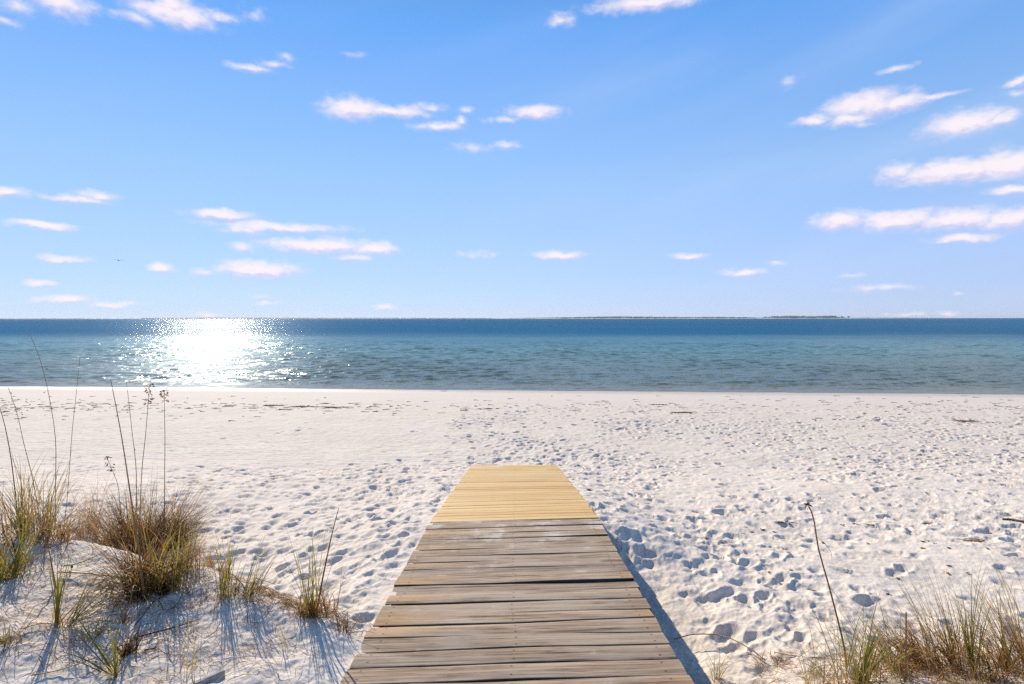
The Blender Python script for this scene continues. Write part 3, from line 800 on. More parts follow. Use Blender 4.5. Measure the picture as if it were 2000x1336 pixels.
# near right hummock
c, b = clump(1655, 1312, 'tall single brown stalk bent over at the tip standing before the white litter', cat='dead stalk', name='dead_stalk')
stem(c, [(1655, 1312), (1648, 1265), (1638, 1221), (1618, 1143), (1598, 1072), (1590, 1020), (1583, 997), (1577, 987), (1570, 984)], r0=.0055, r1=.0028, tint=.5, leaf=0)
mb = MB(); tip = over(1576, 985, b.y); mb.tube([tip - Vector((.012, 0, 0)), tip + Vector((.012, 0, 0))], .004, .003, .2)
for k in range(5): mb.spikelet(tip, (random.uniform(-1, 1), random.uniform(-.5, .5), random.uniform(-.6, .2)), .03, .01, .2)
mb.build('seed_head', M_SEED, c)
mb = MB()
for a_, z_ in (((1596, 1050), (1610, 1062)), ((1617, 1143), (1626, 1155))):
    q0 = over(a_[0], a_[1], b.y); q1 = over(z_[0], z_[1], b.y); q2 = q1 + Vector((.035, .0, -.05)); q3 = q2 + Vector((.005, 0, -.05))
    mb = MB(); mb.ribbon(smooth_line([q0, q1, q2, q3]), Vector((0, 1, 0)), .006, .25); mb.build('dry_leaf', M_DRY, c)
c, b = clump(1767, 1334, 'thick light brown broken reed standing upright among the right hand grasses', cat='dead stalk', name='dead_stalk')
stem(c, [(1767, 1334), (1768, 1290), (1769, 1240), (1769, 1197)], r0=.0052, r1=.0042, tint=.7)
clump(1672, 1345, 'yellow green grass clump with broad blades arching right beside the white litter',
    green=[dict(n=30, L=(.3, .55), lean=.25, droop=.5, w=.005, rad=.09, tint=(.25, 1)),
           dict(n=14, L=(.3, .4), lean=.85, az=.45, spread=.12, droop=.35, w=.009, rad=.03, tint=(.25, .85), off=(.02, 0, 0)),
           dict(n=22, L=(.25, .45), lean=.5, az=2.4, spread=.5, droop=.8, w=.004, rad=.08, tint=(.4, 1))],
    dry=[dict(n=40, L=(.2, .4), lean=.7, droop=1.3, w=.003, rad=.14, tint=(.3, .9))])
clump(1740, 1322, 'loose olive and tan grass clump leaning left behind the broken reed',
    green=[dict(n=50, L=(.25, .5), lean=.55, az=2.5, spread=.5, droop=.4, w=.0045, rad=.1, tint=(.4, 1))],
    dry=[dict(n=60, L=(.18, .4), lean=.6, droop=.7, w=.0038, rad=.18, tint=(.4, .95)), dict(n=40, L=(.15, .3), lean=.9, droop=1.2, w=.003, rad=.16, tint=(.3, .9))])
clump(1852, 1306, 'dense brown grass clump with dark spiky base sweeping to the left',
    dry=[dict(n=150, L=(.18, .4), lean=.7, az=2.3, spread=.5, droop=.4, w=.005, rad=.18, tint=(.05, .7)), dict(n=140, L=(.16, .38), lean=.7, droop=1.0, w=.0045, rad=.25, tint=(.45, .9))],
    green=[dict(n=30, L=(.35, .62), lean=.35, az=1.9, spread=.5, droop=.3, w=.004, rad=.1, tint=(.5, 1))])
clump(1899, 1316, 'single bright green reed shoot with a fountain of fine blades on top',
    green=[dict(n=8, L=(.28, .45), lean=.16, az=2.0, spread=.5, droop=.15, w=.009, rad=.012, tint=(.1, .5)), dict(n=16, L=(.4, .62), lean=.14, droop=.35, w=.0035, rad=.02, tint=(.3, .9))])
clump(1972, 1314, 'big tangled brown and olive grass clump at the right frame edge',
    dry=[dict(n=190, L=(.16, .4), lean=.65, droop=1.0, w=.005, rad=.24, tint=(.35, .9)), dict(n=90, L=(.3, .5), lean=.45, az=2.2, spread=.5, droop=.6, w=.004, rad=.12, tint=(.4, .9))],
    green=[dict(n=34, L=(.35, .66), lean=.3, az=2.1, spread=.6, droop=.3, w=.004, rad=.12, tint=(.4, 1))])
clump(1985, 1352, 'matted mass of dead grey brown grass in the lower right corner',
    dry=[dict(n=300, L=(.12, .3), lean=.8, droop=1.5, w=.0045, rad=.2, tint=(.25, .9))])
clump(1592, 1350, 'thin fan of fine tan blades on the sand left of the white litter',
    dry=[dict(n=30, L=(.15, .4), lean=.7, droop=1.2, w=.003, rad=.1, tint=(.5, .95))], green=[dict(n=12, L=(.2, .4), lean=.4, droop=.6, w=.0035, rad=.06, tint=(.5, 1))])
clump(1505, 1297, 'dead straw coloured root tuft lying at the end of a long runner',
    dry=[dict(n=80, L=(.05, .13), lean=1.0, droop=1.2, w=.0045, rad=.05, tint=(.6, .95))])
clump(1398, 1330, 'small green grass tuft growing against the right edge of the boardwalk',
    green=[dict(n=16, L=(.12, .26), lean=.3, droop=.5, w=.0045, rad=.025, tint=(.3, .9))], dry=[dict(n=10, L=(.08, .18), lean=.8, droop=1.0, w=.004, rad=.03, tint=(.5, .9))])

# runners and loose stalks on the sand
def lay(pxs, lift=.012): return smooth_line([at(p[0], p[1], lift + (p[2] if len(p) > 2 else 0)) for p in pxs], 20)
def stalk(pxs, label, r0=.004, r1=.002, tint=.5, mat=None, name='dead_stalk', cat='dead stalk', lift=.012):
    mb = MB(); pts = lay(pxs, lift); mb.tube(pts, r0, r1, tint)
    o = mb.build(name, mat or M_STEM, None, origin=pts[0]); tag(o, label, cat); return o
stalk([(1316, 1262, .03), (1356, 1259, .05), (1412, 1263, .05), (1460, 1279, .03), (1494, 1295)], 'long tan grass runner reaching from the dead root tuft to the boardwalk', .004, .003, .75, name='grass_runner', cat='runner')
stalk([(1512, 1280), (1540, 1284), (1575, 1288), (1610, 1290)], 'thin tan runner lying right of the dead root tuft', .003, .002, .75, name='grass_runner', cat='runner')
stalk([(262, 1250), (300, 1240), (345, 1228), (388, 1214)], 'straight dark stalk lying on the open sand right of the dead stub', .004, .003, .05)
stalk([(296, 1148, .05), (320, 1153, .05), (352, 1158, .03)], 'short pale stalk poking out below the drooping clump', .0045, .003, .95)
stalk([(115, 1128, .02), (165, 1132, .02), (210, 1136, .02), (262, 1140, .02)], 'long pale stalk lying across the dune below the reddish tuft', .0045, .003, .9)
stalk([(125, 1112, .01), (150, 1108, .01), (190, 1092, .01), (222, 1072, .01)], 'dark stalk lying diagonally just below the dune crest', .004, .002, .1)
stalk([(40, 1238, .01), (80, 1228, .01), (122, 1226, .01), (150, 1200, .03)], 'pale stalk crossing the foot of the fanning green sprig', .003, .002, .95)
stalk([(60, 1330, .01), (110, 1322, .01), (160, 1308, .02), (205, 1296, .03)], 'long straw stalk lying along the bottom left sand', .003, .002, .9)
stalk([(262, 1228), (280, 1205), (300, 1180), (326, 1164)], 'dark curved stalk in the blue shade under the drooping clump', .003, .002, .05)
stalk([(282, 1276), (296, 1273), (306, 1269)], 'short dark twig on the sand in front of the shaded dune', .004, .003, .05)

mb = MB()      # round dune pennywort leaves
for (px, py, lab) in ((137, 1122, 'round green leaf sprout just below the fallen pale stalk'), (126, 1141, 'bright green oval leaf sprout above the fanning sprig'),
                      (268, 1254, 'single round green leaf beside the straight dark stalk'), (1782, 1262, 'pair of oval green leaves right of the broken reed'), (1891, 1302, 'broad green leaf at the foot of the bright reed shoot')):
    b = at(px, py + 6); root = empty('leaf_sprout', b); tag(root, lab, 'seedling')
    for q in range(2 if px in (137, 1782) else 1):
        hgt = .03 + .03 * q; lm = MB(); sm = MB(); top = b + Vector((.012 * q, -.005, hgt)); sm.tube([b, top], .0012, .001, .6, 4); sm.build('stalk', M_LEAF, root)
        r = .010; cen = top; nrm = Vector((random.uniform(-.3, .3), -.8, .6)).normalized(); a = nrm.orthogonal().normalized(); bb = nrm.cross(a)
        vs = [cen - nrm * .002] + [cen + (a * math.cos(g) * .75 + bb * math.sin(g)) * r for g in [k * math.pi / 6 for k in range(12)]] + [cen - nrm * .0035]
        fs = [(0, 1 + k, 1 + (k + 1) % 12) for k in range(12)] + [(13, 1 + (k + 1) % 12, 1 + k) for k in range(12)]
        lm.add(vs, fs, .5); lm.build('leaf', M_LEAF, root)

# uncountable dry litter on and around the dunes
def litter(name, areas, tint=(.1, .8), L=(.04, .16), w=.003):
    mb = MB()
    for (px, py, rx, ry, n) in areas:
        c0 = at(px, py)
        for _ in range(n):
            x, y = c0.x + random.gauss(0, rx), c0.y + random.gauss(0, ry)
            if abs(x - float(deck_cx(y))) < .78: continue
            a = random.uniform(0, 6.283); l = random.uniform(*L); cv = random.gauss(0, 1.6); pts = []
            hh = random.uniform(.003, .03)
            for k in range(5):
                s = k / 4
                pts.append(Vector((x, y, gz(x, y) + .004 + hh * math.sin(s * math.pi))))
                a += cv / 4; x += math.cos(a) * l / 4; y += math.sin(a) * l / 4
            mb.ribbon(pts, Vector((-math.sin(a), math.cos(a), .3)).normalized(), w * random.uniform(.6, 1.3), random.uniform(*tint))
    o = mb.build(name, M_DRY); tag(o, kind='stuff')
    return o
o = litter('dry_grass_litter', [(540, 1172, .22, .06, 230), (590, 1195, .18, .06, 110), (500, 1160, .15, .05, 60), (640, 1205, .12, .05, 50), (430, 1150, .25, .15, 200), (300, 1180, .3, .25, 260),
     (100, 1150, .6, .35, 620), (150, 1240, .4, .25, 260), (60, 1090, .5, .2, 240), (380, 1240, .3, .2, 110), (500, 1290, .25, .12, 50), (220, 1300, .4, .15, 150)])
tag(o, 'scattered dry grass bits covering the sand of the near left dune', 'dry grass')
o = litter('dry_grass_litter', [(1640, 1325, .3, .1, 120), (1760, 1310, .35, .14, 240), (1900, 1300, .35, .16, 300), (1540, 1300, .2, .1, 40), (1440, 1300, .12, .1, 14)], tint=(.3, .95))
tag(o, 'scattered straw and dry grass bits between the right hand clumps', 'dry grass')

# ------------------------------------------------------------------ things washed up on the sand
def scrap(px, py, wpx, label, kind='weed', group=None, n=None, flat=.35, name=None, cat=None):
    b = at(px, py); W = wpx / F * b.y
    mb = MB(); n = n or max(3, int(6 + W * 10))
    for _ in range(n):
        t = random.uniform(-.5, .5); x0 = b.x + t * W; y0 = b.y + random.gauss(0, .012 + W * .015)
        a = random.gauss(0, .5) + (math.pi if random.random() < .5 else 0); l = min(random.uniform(.25, .6) * W, .5)
        r = min(.003 + W * .014, .011)
        pts = []
        for k in range(5):
            pts.append(Vector((x0, y0, gz(x0, y0) + r * .7 + random.uniform(0, r * (1.6 if kind == 'weed' else 2.5)))))
            a += random.gauss(0, .4); x0 += math.cos(a) * l / 4; y0 += math.sin(a) * l / 4
        mb.tube(pts, r * random.uniform(.6, 1.2), r * .4, random.random(), 4)
    mb.tube([Vector((b.x + W * (k / 8 - .5), b.y + random.gauss(0, .012), gz(b.x + W * (k / 8 - .5), b.y) + .006)) for k in range(9)], .004 + W * .008, .003, .5, 4)
    if kind == 'weed' and n > 3:
        for _ in range(max(2, n // 3)):
            x0 = b.x + random.uniform(-.4, .4) * W; y0 = b.y + random.gauss(0, .03)
            q = min(.015 + W * .03, .03) * random.uniform(.5, 1)
            mb.blob((x0, y0, gz(x0, y0) + q * .3), q * 1.5, q, q * .55, .4, .35, 6, 4)
    o = mb.build(name or ('seaweed_scrap' if kind == 'weed' else 'straw_wisp'), M_WEED if kind == 'weed' else M_STRAW, None, origin=b)
    return tag(o, label, cat or ('seaweed' if kind == 'weed' else 'straw'), group)

scrap(534, 792, 40, 'long dark strand of seaweed, left piece of the dark wrack row')
scrap(594, 794, 44, 'long dark strand of seaweed in the middle of the dark wrack row')
scrap(656, 796, 50, 'long dark strand of seaweed ending the dark wrack row before the boardwalk')
scrap(556, 800, 20, 'lumpy dark seaweed pile just below the dark wrack row')
scrap(867, 764, 12, 'small brown lump sitting right at the waterline')
scrap(638, 788, 20, 'short black seaweed piece above the right end of the dark wrack row')
scrap(688, 788, 14, 'tiny black seaweed piece above and right of the dark wrack row')
scrap(955, 799, 32, 'dark seaweed strand lying on the beach behind the far end of the boardwalk')
scrap(1288, 791, 26, 'curled brown seaweed strand on the smooth sand right of the boardwalk', n=7)
scrap(1274, 801, 8, 'small black seaweed knot below the curled brown strand', n=5)
scrap(1332, 807, 34, 'rusty orange straw pile on the far sand right of the boardwalk', 'straw', n=22)
scrap(1232, 805, 12, 'short brown twig of weed left of the rusty straw pile')
scrap(1810, 790, 14, 'lone brown straw heap near the waterline at far right', 'straw', n=8)
scrap(1888, 824, 46, 'long loose wisp of brown straw on the far right beach', 'straw', n=14)
scrap(1153, 958, 11, 'black seaweed knot on trodden sand just right of the new planks', n=6)
scrap(1490, 1036, 7, 'tiny black pebble like knot in trodden sand left of the bent stalk', n=4)
scrap(1530, 1022, 26, 'brown twiggy seaweed clump left of the tip of the bent stalk', n=8)
scrap(1905, 1058, 34, 'orange brown straw bundle on the sand above the right hand grasses', 'straw', n=18)
scrap(1702, 1027, 18, 'short curved twig on open sand right of the bent stalk', n=3, name='twig', cat='twig')
scrap(1812, 1024, 22, 'dark thin twig on the sand above the right hand grasses', n=3, name='twig', cat='twig')
scrap(1505, 1152, 8, 'small brown weed bit inside a footprint left of the bent stalk', n=4)
stalk([(1958, 1018), (1975, 1019), (1990, 1022), (2012, 1026)], 'dark driftwood branch lying at the right frame edge', .012, .016, .1, M_WEED, 'driftwood_branch', 'driftwood', .015)
G1 = 'dark weed scraps along the wrack line'
L1 = 'small dark weed scrap on the flat sand between the footprints and the waterline'
spots = []
for k in range(62):
    spots.append((random.uniform(0, 760), random.gauss(793, 5) + (4 if k % 3 == 0 else 0), random.uniform(7, 18)))
for k in range(34): spots.append((random.uniform(760, 2000), random.gauss(793, 9), random.uniform(5, 13)))
for k in range(14): spots.append((random.uniform(1650, 2000), random.gauss(819, 3), random.uniform(7, 16)))
for (px, py, w) in spots:
    if py < 776: py = 780
    scrap(px, py, w, L1, group=G1, n=3)
G2 = 'tiny brown bits on the trodden sand'
for k in range(36):
    px = random.uniform(1380, 1990); py = random.uniform(1010, 1085) if k % 3 else random.uniform(1100, 1230)
    if px < 1450 and py > 1150: continue
    scrap(px, py, random.uniform(4, 9), 'tiny brown plant bit on the trodden sand right of the boardwalk', 'straw' if k % 2 else 'weed', G2, n=2, name='plant_bit', cat='plant bit')

mb = MB()
for _ in range(330):
    p = at(2000 * random.random() ** 1.7, min(822, max(774, random.gauss(793, 10))))
    a = random.gauss(0, .5); l = random.uniform(.05, .28); pts = [Vector((p.x + l * t * math.cos(a), p.y + l * t * math.sin(a) + .02 * math.sin(5 * t + a), 0)) for t in (0, .33, .66, 1)]
    for q in pts: q.z = gz(q.x, q.y) + .012
    mb.tube(pts, random.uniform(.006, .014), .004, random.random(), 3)
tag(mb.build('wrack_litter', M_WEED), 'fine brown weed specks strewn along the upper beach', 'seaweed', None, 'stuff')

# half buried board at the bottom edge
b0 = at(384, 1338); b1 = at(436, 1317)
mb = MB(); d = (b1 - b0); d.z *= .6; d.normalize(); s_ = Vector((-d.y, d.x, 0)).normalized(); up = Vector((0, 0, 1))
b0 = b0 - d * .35
vs, fs = [], []
for k in range(13):
    u = k / 12; c0 = b0.lerp(b1, u) + up * (-.016 + .016 * u); wv = .011 + .002 * math.sin(k * 1.7)
    for (a_, h_) in ((-1, .012), (-.7, .018), (.7, .018), (1, .012), (1, -.03), (-1, -.03)): vs.append(c0 + s_ * wv * a_ + up * h_)
for k in range(12):
    for q in range(6): fs.append((k * 6 + q, k * 6 + (q + 1) % 6, k * 6 + 6 + (q + 1) % 6, k * 6 + 6 + q))
fs += [tuple(range(5, -1, -1)), tuple(72 + q for q in range(6))]
mb.add(vs, fs)
tag(mb.build('driftwood_board', M_GREYWOOD, None, smooth=False, origin=b0), 'grey weathered board half buried in the sand at the bottom edge', 'board')

# white plastic litter in the right hand grass
b0 = at(1664, 1324); root = empty('plastic_litter', b0)
tag(root, 'small white rounded piece of plastic litter stuck in sand among grass', 'litter')
mb = MB(); prof = [(.0, .066), (.010, .065), (.019, .060), (.025, .050), (.0275, .038), (.027, .026), (.024, .012), (.021, -.004), (.020, -.02)]
n = 20; vs = []
for r, z in prof:
    for k in range(n): vs.append(b0 + Vector((r * math.cos(k * 6.2832 / n) + .12 * z, r * math.sin(k * 6.2832 / n), z)))
fs = [(i * n + k, i * n + (k + 1) % n, (i + 1) * n + (k + 1) % n, (i + 1) * n + k) for i in range(len(prof) - 1) for k in range(n)]
mb.add(vs, fs); mb.build('shell', M_LITTER, root)
mb = MB(); ring = [b0 + Vector((.0275 * math.cos(k * 6.2832 / 24) + .12 * .036, .0275 * math.sin(k * 6.2832 / 24), .036)) for k in range(25)]
mb.tube(ring, .0016, .0016, .5, 5); mb.build('rim', M_LITTER, root)

# ------------------------------------------------------------------ gull
bp_ = over(232, 508, 75.0)
root = empty('gull', bp_); tag(root, 'lone gull gliding low in the sky above the sea at left', 'bird')
mb = MB(); vs, fs = [], []
prof = [(-.24, .012), (-.19, .035), (-.08, .062), (.04, .066), (.12, .045), (.155, .036), (.185, .034), (.205, .02), (.235, .006)]
for (t, r) in prof:
    for k in range(10):
        g = k * .62832; vs.append(bp_ + Vector((.8 * t + 0, -.55 * t, 0)) + Vector((.5 * r * math.cos(g), .82 * r * math.cos(g), r * .9 * math.sin(g))))
for i in range(len(prof) - 1):
    for k in range(10): fs.append((i * 10 + k, i * 10 + (k + 1) % 10, i * 10 + 10 + (k + 1) % 10, i * 10 + 10 + k))
mb.add(vs, fs)
fw = Vector((.8, -.55, 0)).normalized(); sd = Vector((fw.y, -fw.x, 0))
for s in (-1, 1):
    st = [(0, .09, -.09, .03), (.18, .11, -.07, .085), (.34, .10, -.05, .08), (.5, .055, -.05, .045), (.62, .0, -.045, .0)]
    vs, fs = [], []
    for (q, f0, f1, z) in st:
        lead = bp_ + sd * s * q + fw * f0 + Vector((0, 0, z * (1 if s > 0 else .7))); tr = bp_ + sd * s * q + fw * f1 + Vector((0, 0, z * (1 if s > 0 else .7) - .006))
        vs += [lead, (lead + tr) * .5 + Vector((0, 0, .012)), tr, (lead + tr) * .5 - Vector((0, 0, .004))]
    for i in range(4):
        for k in range(4): fs.append((i * 4 + k, i * 4 + (k + 1) % 4, i * 4 + 4 + (k + 1) % 4, i * 4 + 4 + k))
    mb.add(vs, fs)
t0 = bp_ - fw * .2
mb.add([t0 + sd * .03, t0 - sd * .03, t0 - fw * .15 - sd * .07, t0 - fw * .15 + sd * .07, t0 + Vector((0, 0, .012)), t0 - fw * .14 + Vector((0, 0, .01))],
       [(0, 1, 4), (1, 2, 5, 4), (3, 0, 4, 5), (2, 3, 5), (3, 2, 1, 0)])
mb.build('body', M_BIRD, root)

# ------------------------------------------------------------------ far shore
def strip(name, x0, x1, Y, depth, z_h, label):
    n = 80; mb = MB(); vs, fs = [], []
    for k in range(n + 1):
        u = k / n; x = x0 + (x1 - x0) * u; e = min(1, u * 12, (1 - u) * 5)
        for (dy, z) in ((-10, -1.), (0, .35), (depth * .15, z_h * e), (depth, z_h * 1.2 * e), (depth * 1.1, -1)):
            vs.append((x, Y + dy + 18 * math.sin(x * .011 + Y) * (1 if dy < depth else 0), z if z < .5 else z * (1 + .4 * math.sin(x * .013) * math.sin(x * .037))))
    for k in range(n):
        for q in range(4): fs.append((k * 5 + q, k * 5 + 5 + q, k * 5 + 6 + q, k * 5 + 1 + q))
    mb.add(vs, fs)
    o = mb.build(name, M_FARSAND); tag(o, label, None, None, 'structure'); return o
YI = 4200.
X_ = lambda px, Y: (px - CX) / F * Y
strip('island', X_(960, YI), X_(1880, YI), YI, 500, 3.4, None)
YL = 6200.
strip('far_shore', X_(-60, YL), X_(1010, YL), YL, 500, 2.0, None)
def woods(name, prof, Y, n, label, hs=1.0):
    mb = MB(); px = [p[0] for p in prof]; hh = [p[1] for p in prof]
    for _ in range(n):
        q = random.uniform(px[0], px[-1]); h = np.interp(q, px, hh) / F * Y * hs
        if h < .6: continue
        yy = Y + random.uniform(60, 300); r = random.uniform(.6, 1.0); w = random.uniform(6, 14)
        mb.blob((X_(q, Y) , yy, 2 + h * r * .45), w, w, h * r * .58, random.random(), .22, 7, 5)
    o = mb.build(name, M_FARTREE); tag(o, label, 'trees', None, 'stuff'); return o
woods('island_woods', [(985, .3), (1040, 1.2), (1100, 2.2), (1180, 3.4), (1220, 3.8), (1300, 3.0), (1360, 2.4), (1420, 2.8), (1470, 2.2), (1500, .8), (1515, 1.6), (1532, 4.0), (1580, 5.0), (1605, 3.8), (1620, 4.2), (1645, 5.0), (1660, 3.0), (1668, .6), (1720, .9), (1800, .7), (1860, .2)],
      YI, 1500, 'low dark pine woods along the distant island on the horizon')
woods('far_woods', [(-50, .6), (140, .9), (200, .3), (255, .5), (262, 1.5), (420, 1.8), (600, 1.5), (800, 1.2), (960, .6)], YL, 900, 'thin line of dark trees on the far shore at left')
b0 = Vector((X_(1676, YI), YI + 120, 3.0)); root = empty('pine_tree', b0); tag(root, 'lone small pine standing right of the island woods', 'tree')
mb = MB(); mb.tube([b0 - Vector((0, 0, 2)), b0 + Vector((.5, 0, 6)), b0 + Vector((.3, 0, 12))], .5, .25); mb.build('trunk', M_BEAM, root)
mb = MB()
for k in range(16): mb.blob((b0.x + random.gauss(0, 3), b0.y + random.gauss(0, 3), b0.z + 9 + random.gauss(0, 2.2)), 3, 3, 1.8, .5, .3)
mb.build('crown', M_FARTREE, root)

# ------------------------------------------------------------------ the air over the sea
mb = MB(); X0, X1, Y0, Y1, Z0, Z1 = -16000, 16000, -120, 15000, -4.5, 34
mb.add([(x, y, z) for z in (Z0, Z1) for (x, y) in ((X0, Y0), (X1, Y0), (X1, Y1), (X0, Y1))],
       [(3, 2, 1, 0), (4, 5, 6, 7), (0, 1, 5, 4), (1, 2, 6, 5), (2, 3, 7, 6), (3, 0, 4, 7)])
mh, nt, out = new_mat('haze')
pv = N(nt, 'ShaderNodeVolumePrincipled'); pv.inputs['Color'].default_value = (.80, .90, 1, 1); pv.inputs['Density'].default_value = 5.5e-5; pv.inputs['Anisotropy'].default_value = .2
nt.links.new(pv.outputs[0], out.inputs['Volume'])
tag(mb.build('haze', mh, smooth=False), kind='stuff')

# ------------------------------------------------------------------ sky, clouds, sun
def build_world():
    w = bpy.data.worlds.new('World'); scene.world = w; w.use_nodes = True
    nt = w.node_tree
    for n in list(nt.nodes): nt.nodes.remove(n)
    out = N(nt, 'ShaderNodeOutputWorld'); bg = N(nt, 'ShaderNodeBackground')
    sky = N(nt, 'ShaderNodeTexSky', sky_type='NISHITA'); sky.sun_disc = False
    sky.sun_elevation = SUN_EL; sky.sun_rotation = SUN_AZ
    sky.air_density = 1.0; sky.dust_density = 0.0; sky.ozone_density = 2.5; sky.altitude = 0
    tc = N(nt, 'ShaderNodeTexCoord'); G = tc.outputs['Generated']
    sp = N(nt, 'ShaderNodeSeparateXYZ'); nt.links.new(G, sp.inputs[0])
    az = math_n(nt, 'ARCTAN2', sp.outputs[0], sp.outputs[1]); el = math_n(nt, 'ARCSINE', sp.outputs[2])
    cb = N(nt, 'ShaderNodeCombineXYZ'); nt.links.new(az, cb.inputs[0]); nt.links.new(el, cb.inputs[1])
    A = cb.outputs[0]
    # ragged edges
    wn = noise(nt, scalev(nt, A, (26, 40, 1)), 1.0, 5, .6)
    ws = N(nt, 'ShaderNodeVectorMath', operation='MULTIPLY_ADD'); nt.links.new(wn.outputs['Color'], ws.inputs[0]); ws.inputs[1].default_value = (.030, .017, 0); ws.inputs[2].default_value = (-.015, -.0085, 0)
    A2 = N(nt, 'ShaderNodeVectorMath', operation='ADD'); nt.links.new(A, A2.inputs[0]); nt.links.new(ws.outputs[0], A2.inputs[1]); A2 = A2.outputs[0]
    clouds = [(120, 5, 75, 24, .9), (30, 8, 38, 18, .6), (10, 42, 42, 8, .5), (345, 26, 100, 24, 1), (335, 8, 48, 26, 1), (430, 36, 42, 10, .6), (265, 36, 45, 12, .6), (500, 28, 22, 13, .35), (490, 133, 48, 9, .6), (535, 125, 32, 8, .5), (560, 110, 16, 9, .45),
        (690, 212, 66, 21, 1.1), (770, 218, 80, 12, .85), (845, 212, 28, 9, .55), (858, 247, 52, 9, .8), (900, 237, 14, 9, .7), (1045, 220, 58, 13, .95), (985, 233, 38, 6, .5), (920, 287, 34, 9, .5), (985, 284, 30, 7, .5), (910, 216, 18, 7, .5),
        (1265, 4, 120, 18, 1), (1100, 38, 30, 12, .6), (1750, 135, 36, 6, .6), (1690, 206, 92, 24, 1.1), (1590, 233, 46, 9, .8), (1660, 232, 62, 12, .85), (1820, 189, 66, 6, .65), (1758, 200, 60, 18, 1), (1885, 242, 88, 25, 1.1), (1955, 232, 42, 13, .9), (1995, 160, 30, 8, .8), (1990, 181, 26, 6, .5), (1690, 240, 30, 7, .5),
        (1865, 335, 150, 23, 1.1), (1965, 325, 90, 30, 1.1), (1755, 336, 40, 18, .9), (1980, 372, 50, 9, .9), (1640, 432, 66, 17, 1.1), (1750, 432, 92, 17, 1.1), (1870, 430, 110, 19, 1.1), (1975, 428, 80, 18, 1.1), (1885, 467, 64, 9, .9), (1845, 474, 28, 6, .7),
        (5, 374, 56, 12, .9), (155, 389, 78, 8, .75), (190, 382, 48, 9, .8), (85, 439, 70, 8, 1), (435, 419, 68, 10, 1), (545, 443, 145, 9, .85), (475, 446, 50, 10, .8), (620, 479, 120, 15, 1.1), (475, 481, 28, 9, .7), (735, 486, 48, 12, 1), (690, 502, 48, 7, .7), (505, 526, 90, 16, 1.1), (400, 530, 22, 7, .5),
        (315, 523, 34, 10, .95), (125, 505, 56, 8, .75), (82, 553, 32, 6, .8), (125, 584, 62, 8, .9), (220, 593, 62, 6, .7), (755, 599, 26, 5, .7), (1092, 498, 54, 8, .95), (1345, 501, 40, 7, .7), (1450, 532, 50, 7, .85), (402, 616, 34, 5, .7), (1720, 564, 66, 7, .5), (1850, 612, 24, 5, .7), (1770, 616, 40, 4, .6), (935, 497, 36, 7, .4), (520, 592, 28, 5, .5), (505, 578, 24, 5, .4), (1660, 541, 24, 4, .3), (1550, 160, 20, 10, .3), (1520, 515, 18, 4, .4), (1875, 573, 14, 4, .4), (700, 108, 20, 5, .3)]
    def field(vec):
        best = None
        for (px, py, hw, hh, s) in clouds:
            dx, dz = (px - CX) / F, (HZ - py) / F
            ca, ce = math.atan(dx), math.atan(dz / math.hypot(1, dx))
            wx = hw * 1.17 / F / (1 + dx * dx); wy = hh * 1.38 / F / math.hypot(1, dx) / (1 + (dz * dz) / (1 + dx * dx))
            q = N(nt, 'ShaderNodeVectorMath', operation='MULTIPLY_ADD'); nt.links.new(vec, q.inputs[0]); q.inputs[1].default_value = (1 / wx, 1 / wy, 0); q.inputs[2].default_value = (-ca / wx, -ce / wy, 0)
            ln = N(nt, 'ShaderNodeVectorMath', operation='LENGTH'); nt.links.new(q.outputs[0], ln.inputs[0])
            v = math_n(nt, 'MULTIPLY_ADD', ln.outputs['Value'], -s, s)
            best = v if best is None else math_n(nt, 'MAXIMUM', best, v)
        return best
    best = field(A2)
    up = N(nt, 'ShaderNodeVectorMath', operation='ADD'); nt.links.new(A2, up.inputs[0]); up.inputs[1].default_value = (-.004, .0065, 0)
    above = field(up.outputs[0])
    fn = noise(nt, scalev(nt, A, (48, 78, 1)), 1.0, 5, .52)
    dens = math_n(nt, 'ADD', best, math_n(nt, 'MULTIPLY_ADD', fn.outputs[0], .95, -.48))
    alpha = maprange(nt, dens, -.16, .86)
    # faint high veil, mostly to the right
    rot = N(nt, 'ShaderNodeVectorRotate', rotation_type='Z_AXIS'); nt.links.new(A, rot.inputs[0]); rot.inputs['Angle'].default_value = R(-14)
    vn = noise(nt, scalev(nt, rot.outputs[0], (1.5, 9, 1)), 1.0, 3, .45)
    veil = math_n(nt, 'MULTIPLY', maprange(nt, vn.outputs[0], .38, .72), maprange(nt, az, -.3, .5, 0.04, .28))
    # colour balance of the clear sky: the physical sky drawn towards this day's deeper blue
    K = .1 * 2 ** EXPO
    tint = mixc(nt, 1.0, sky.outputs[0], (.70, 1.0, 1.3), 'MULTIPLY')
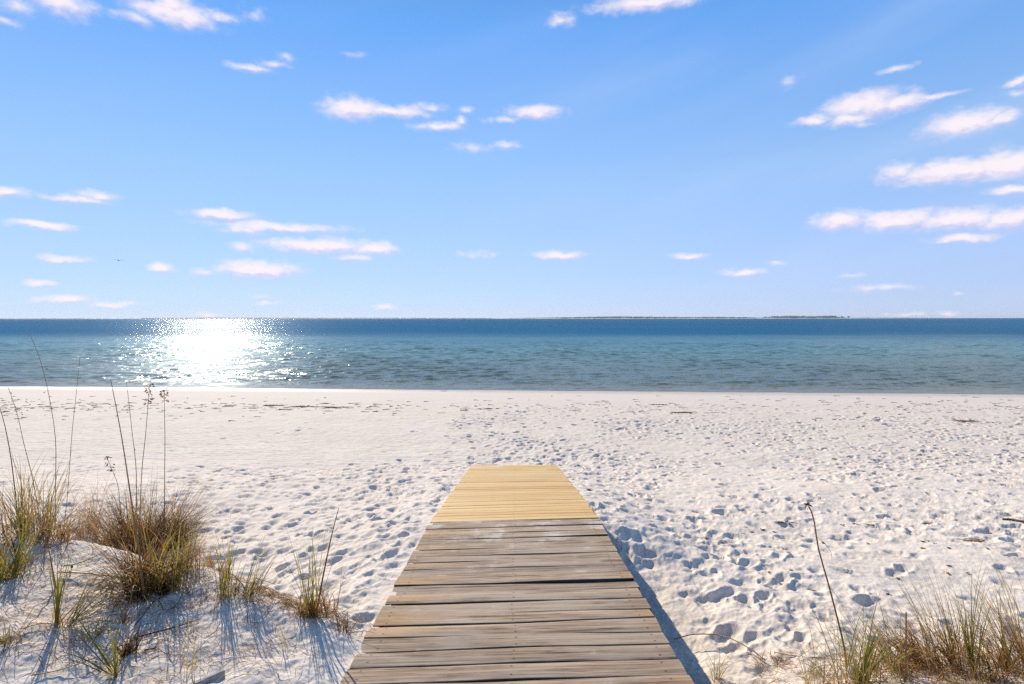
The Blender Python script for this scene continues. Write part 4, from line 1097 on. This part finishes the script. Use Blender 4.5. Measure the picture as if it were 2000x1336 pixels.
    rp = ramp(nt, [(0, (.49, .56, .90)), (.03, (.47, .56, .92)), (.07, (.44, .575, .95)), (.145, (.355, .57, .92)), (.285, (.155, .415, .95)), (.40, (.07, .22, .55)), (.62, (.03, .10, .27)), (1, (.025, .08, .21))])
    nt.links.new(math_n(nt, 'DIVIDE', el, math.pi / 2, clamp=True), rp.inputs[0])
    rs = N(nt, 'ShaderNodeVectorMath', operation='SCALE'); nt.links.new(rp.outputs[0], rs.inputs[0]); rs.inputs['Scale'].default_value = 1 / K
    clear = mixc(nt, .76, tint, rs.outputs[0])
    clear = mixc(nt, veil, clear, (.60 / K, .72 / K, 1.0 / K))
    lum = math_n(nt, 'ADD', math_n(nt, 'MULTIPLY', math_n(nt, 'SUBTRACT', best, above), 1.15), math_n(nt, 'MULTIPLY_ADD', noise(nt, scalev(nt, A2, (75, 150, 1)), 1.0, 4, .6).outputs[0], 1.6, -.8))
    ccol = mixc(nt, maprange(nt, math_n(nt, 'MULTIPLY_ADD', dens, .5, lum), -.55, .65), (.66 / K, .64 / K, .90 / K), (1.0 / K, .91 / K, .96 / K))
    fin = mixc(nt, math_n(nt, 'MULTIPLY', alpha, .95), clear, ccol)
    nt.links.new(fin, bg.inputs[0]); bg.inputs[1].default_value = .1
    nt.links.new(bg.outputs[0], out.inputs[0])
    w.cycles.sampling_method = 'MANUAL'; w.cycles.sample_map_resolution = 512
EXPO = 0.36
build_world()
sl = bpy.data.lights.new('sun', 'SUN'); so = bpy.data.objects.new('sun', sl); COL.objects.link(so)
sl.energy = 4.8; sl.angle = R(.53); sl.color = (1.0, .865, .695)
so.rotation_euler = SUN_DIR.to_track_quat('Z', 'Y').to_euler(); so.location = (-8, 16, 12)

scene.view_settings.view_transform = 'Standard'; scene.view_settings.look = 'None'
scene.view_settings.exposure = EXPO; scene.view_settings.gamma = 1.0
scene.render.engine = 'CYCLES'
scene.cycles.use_denoising = False
scene.cycles.max_bounces = 6; scene.cycles.diffuse_bounces = 3; scene.cycles.glossy_bounces = 3
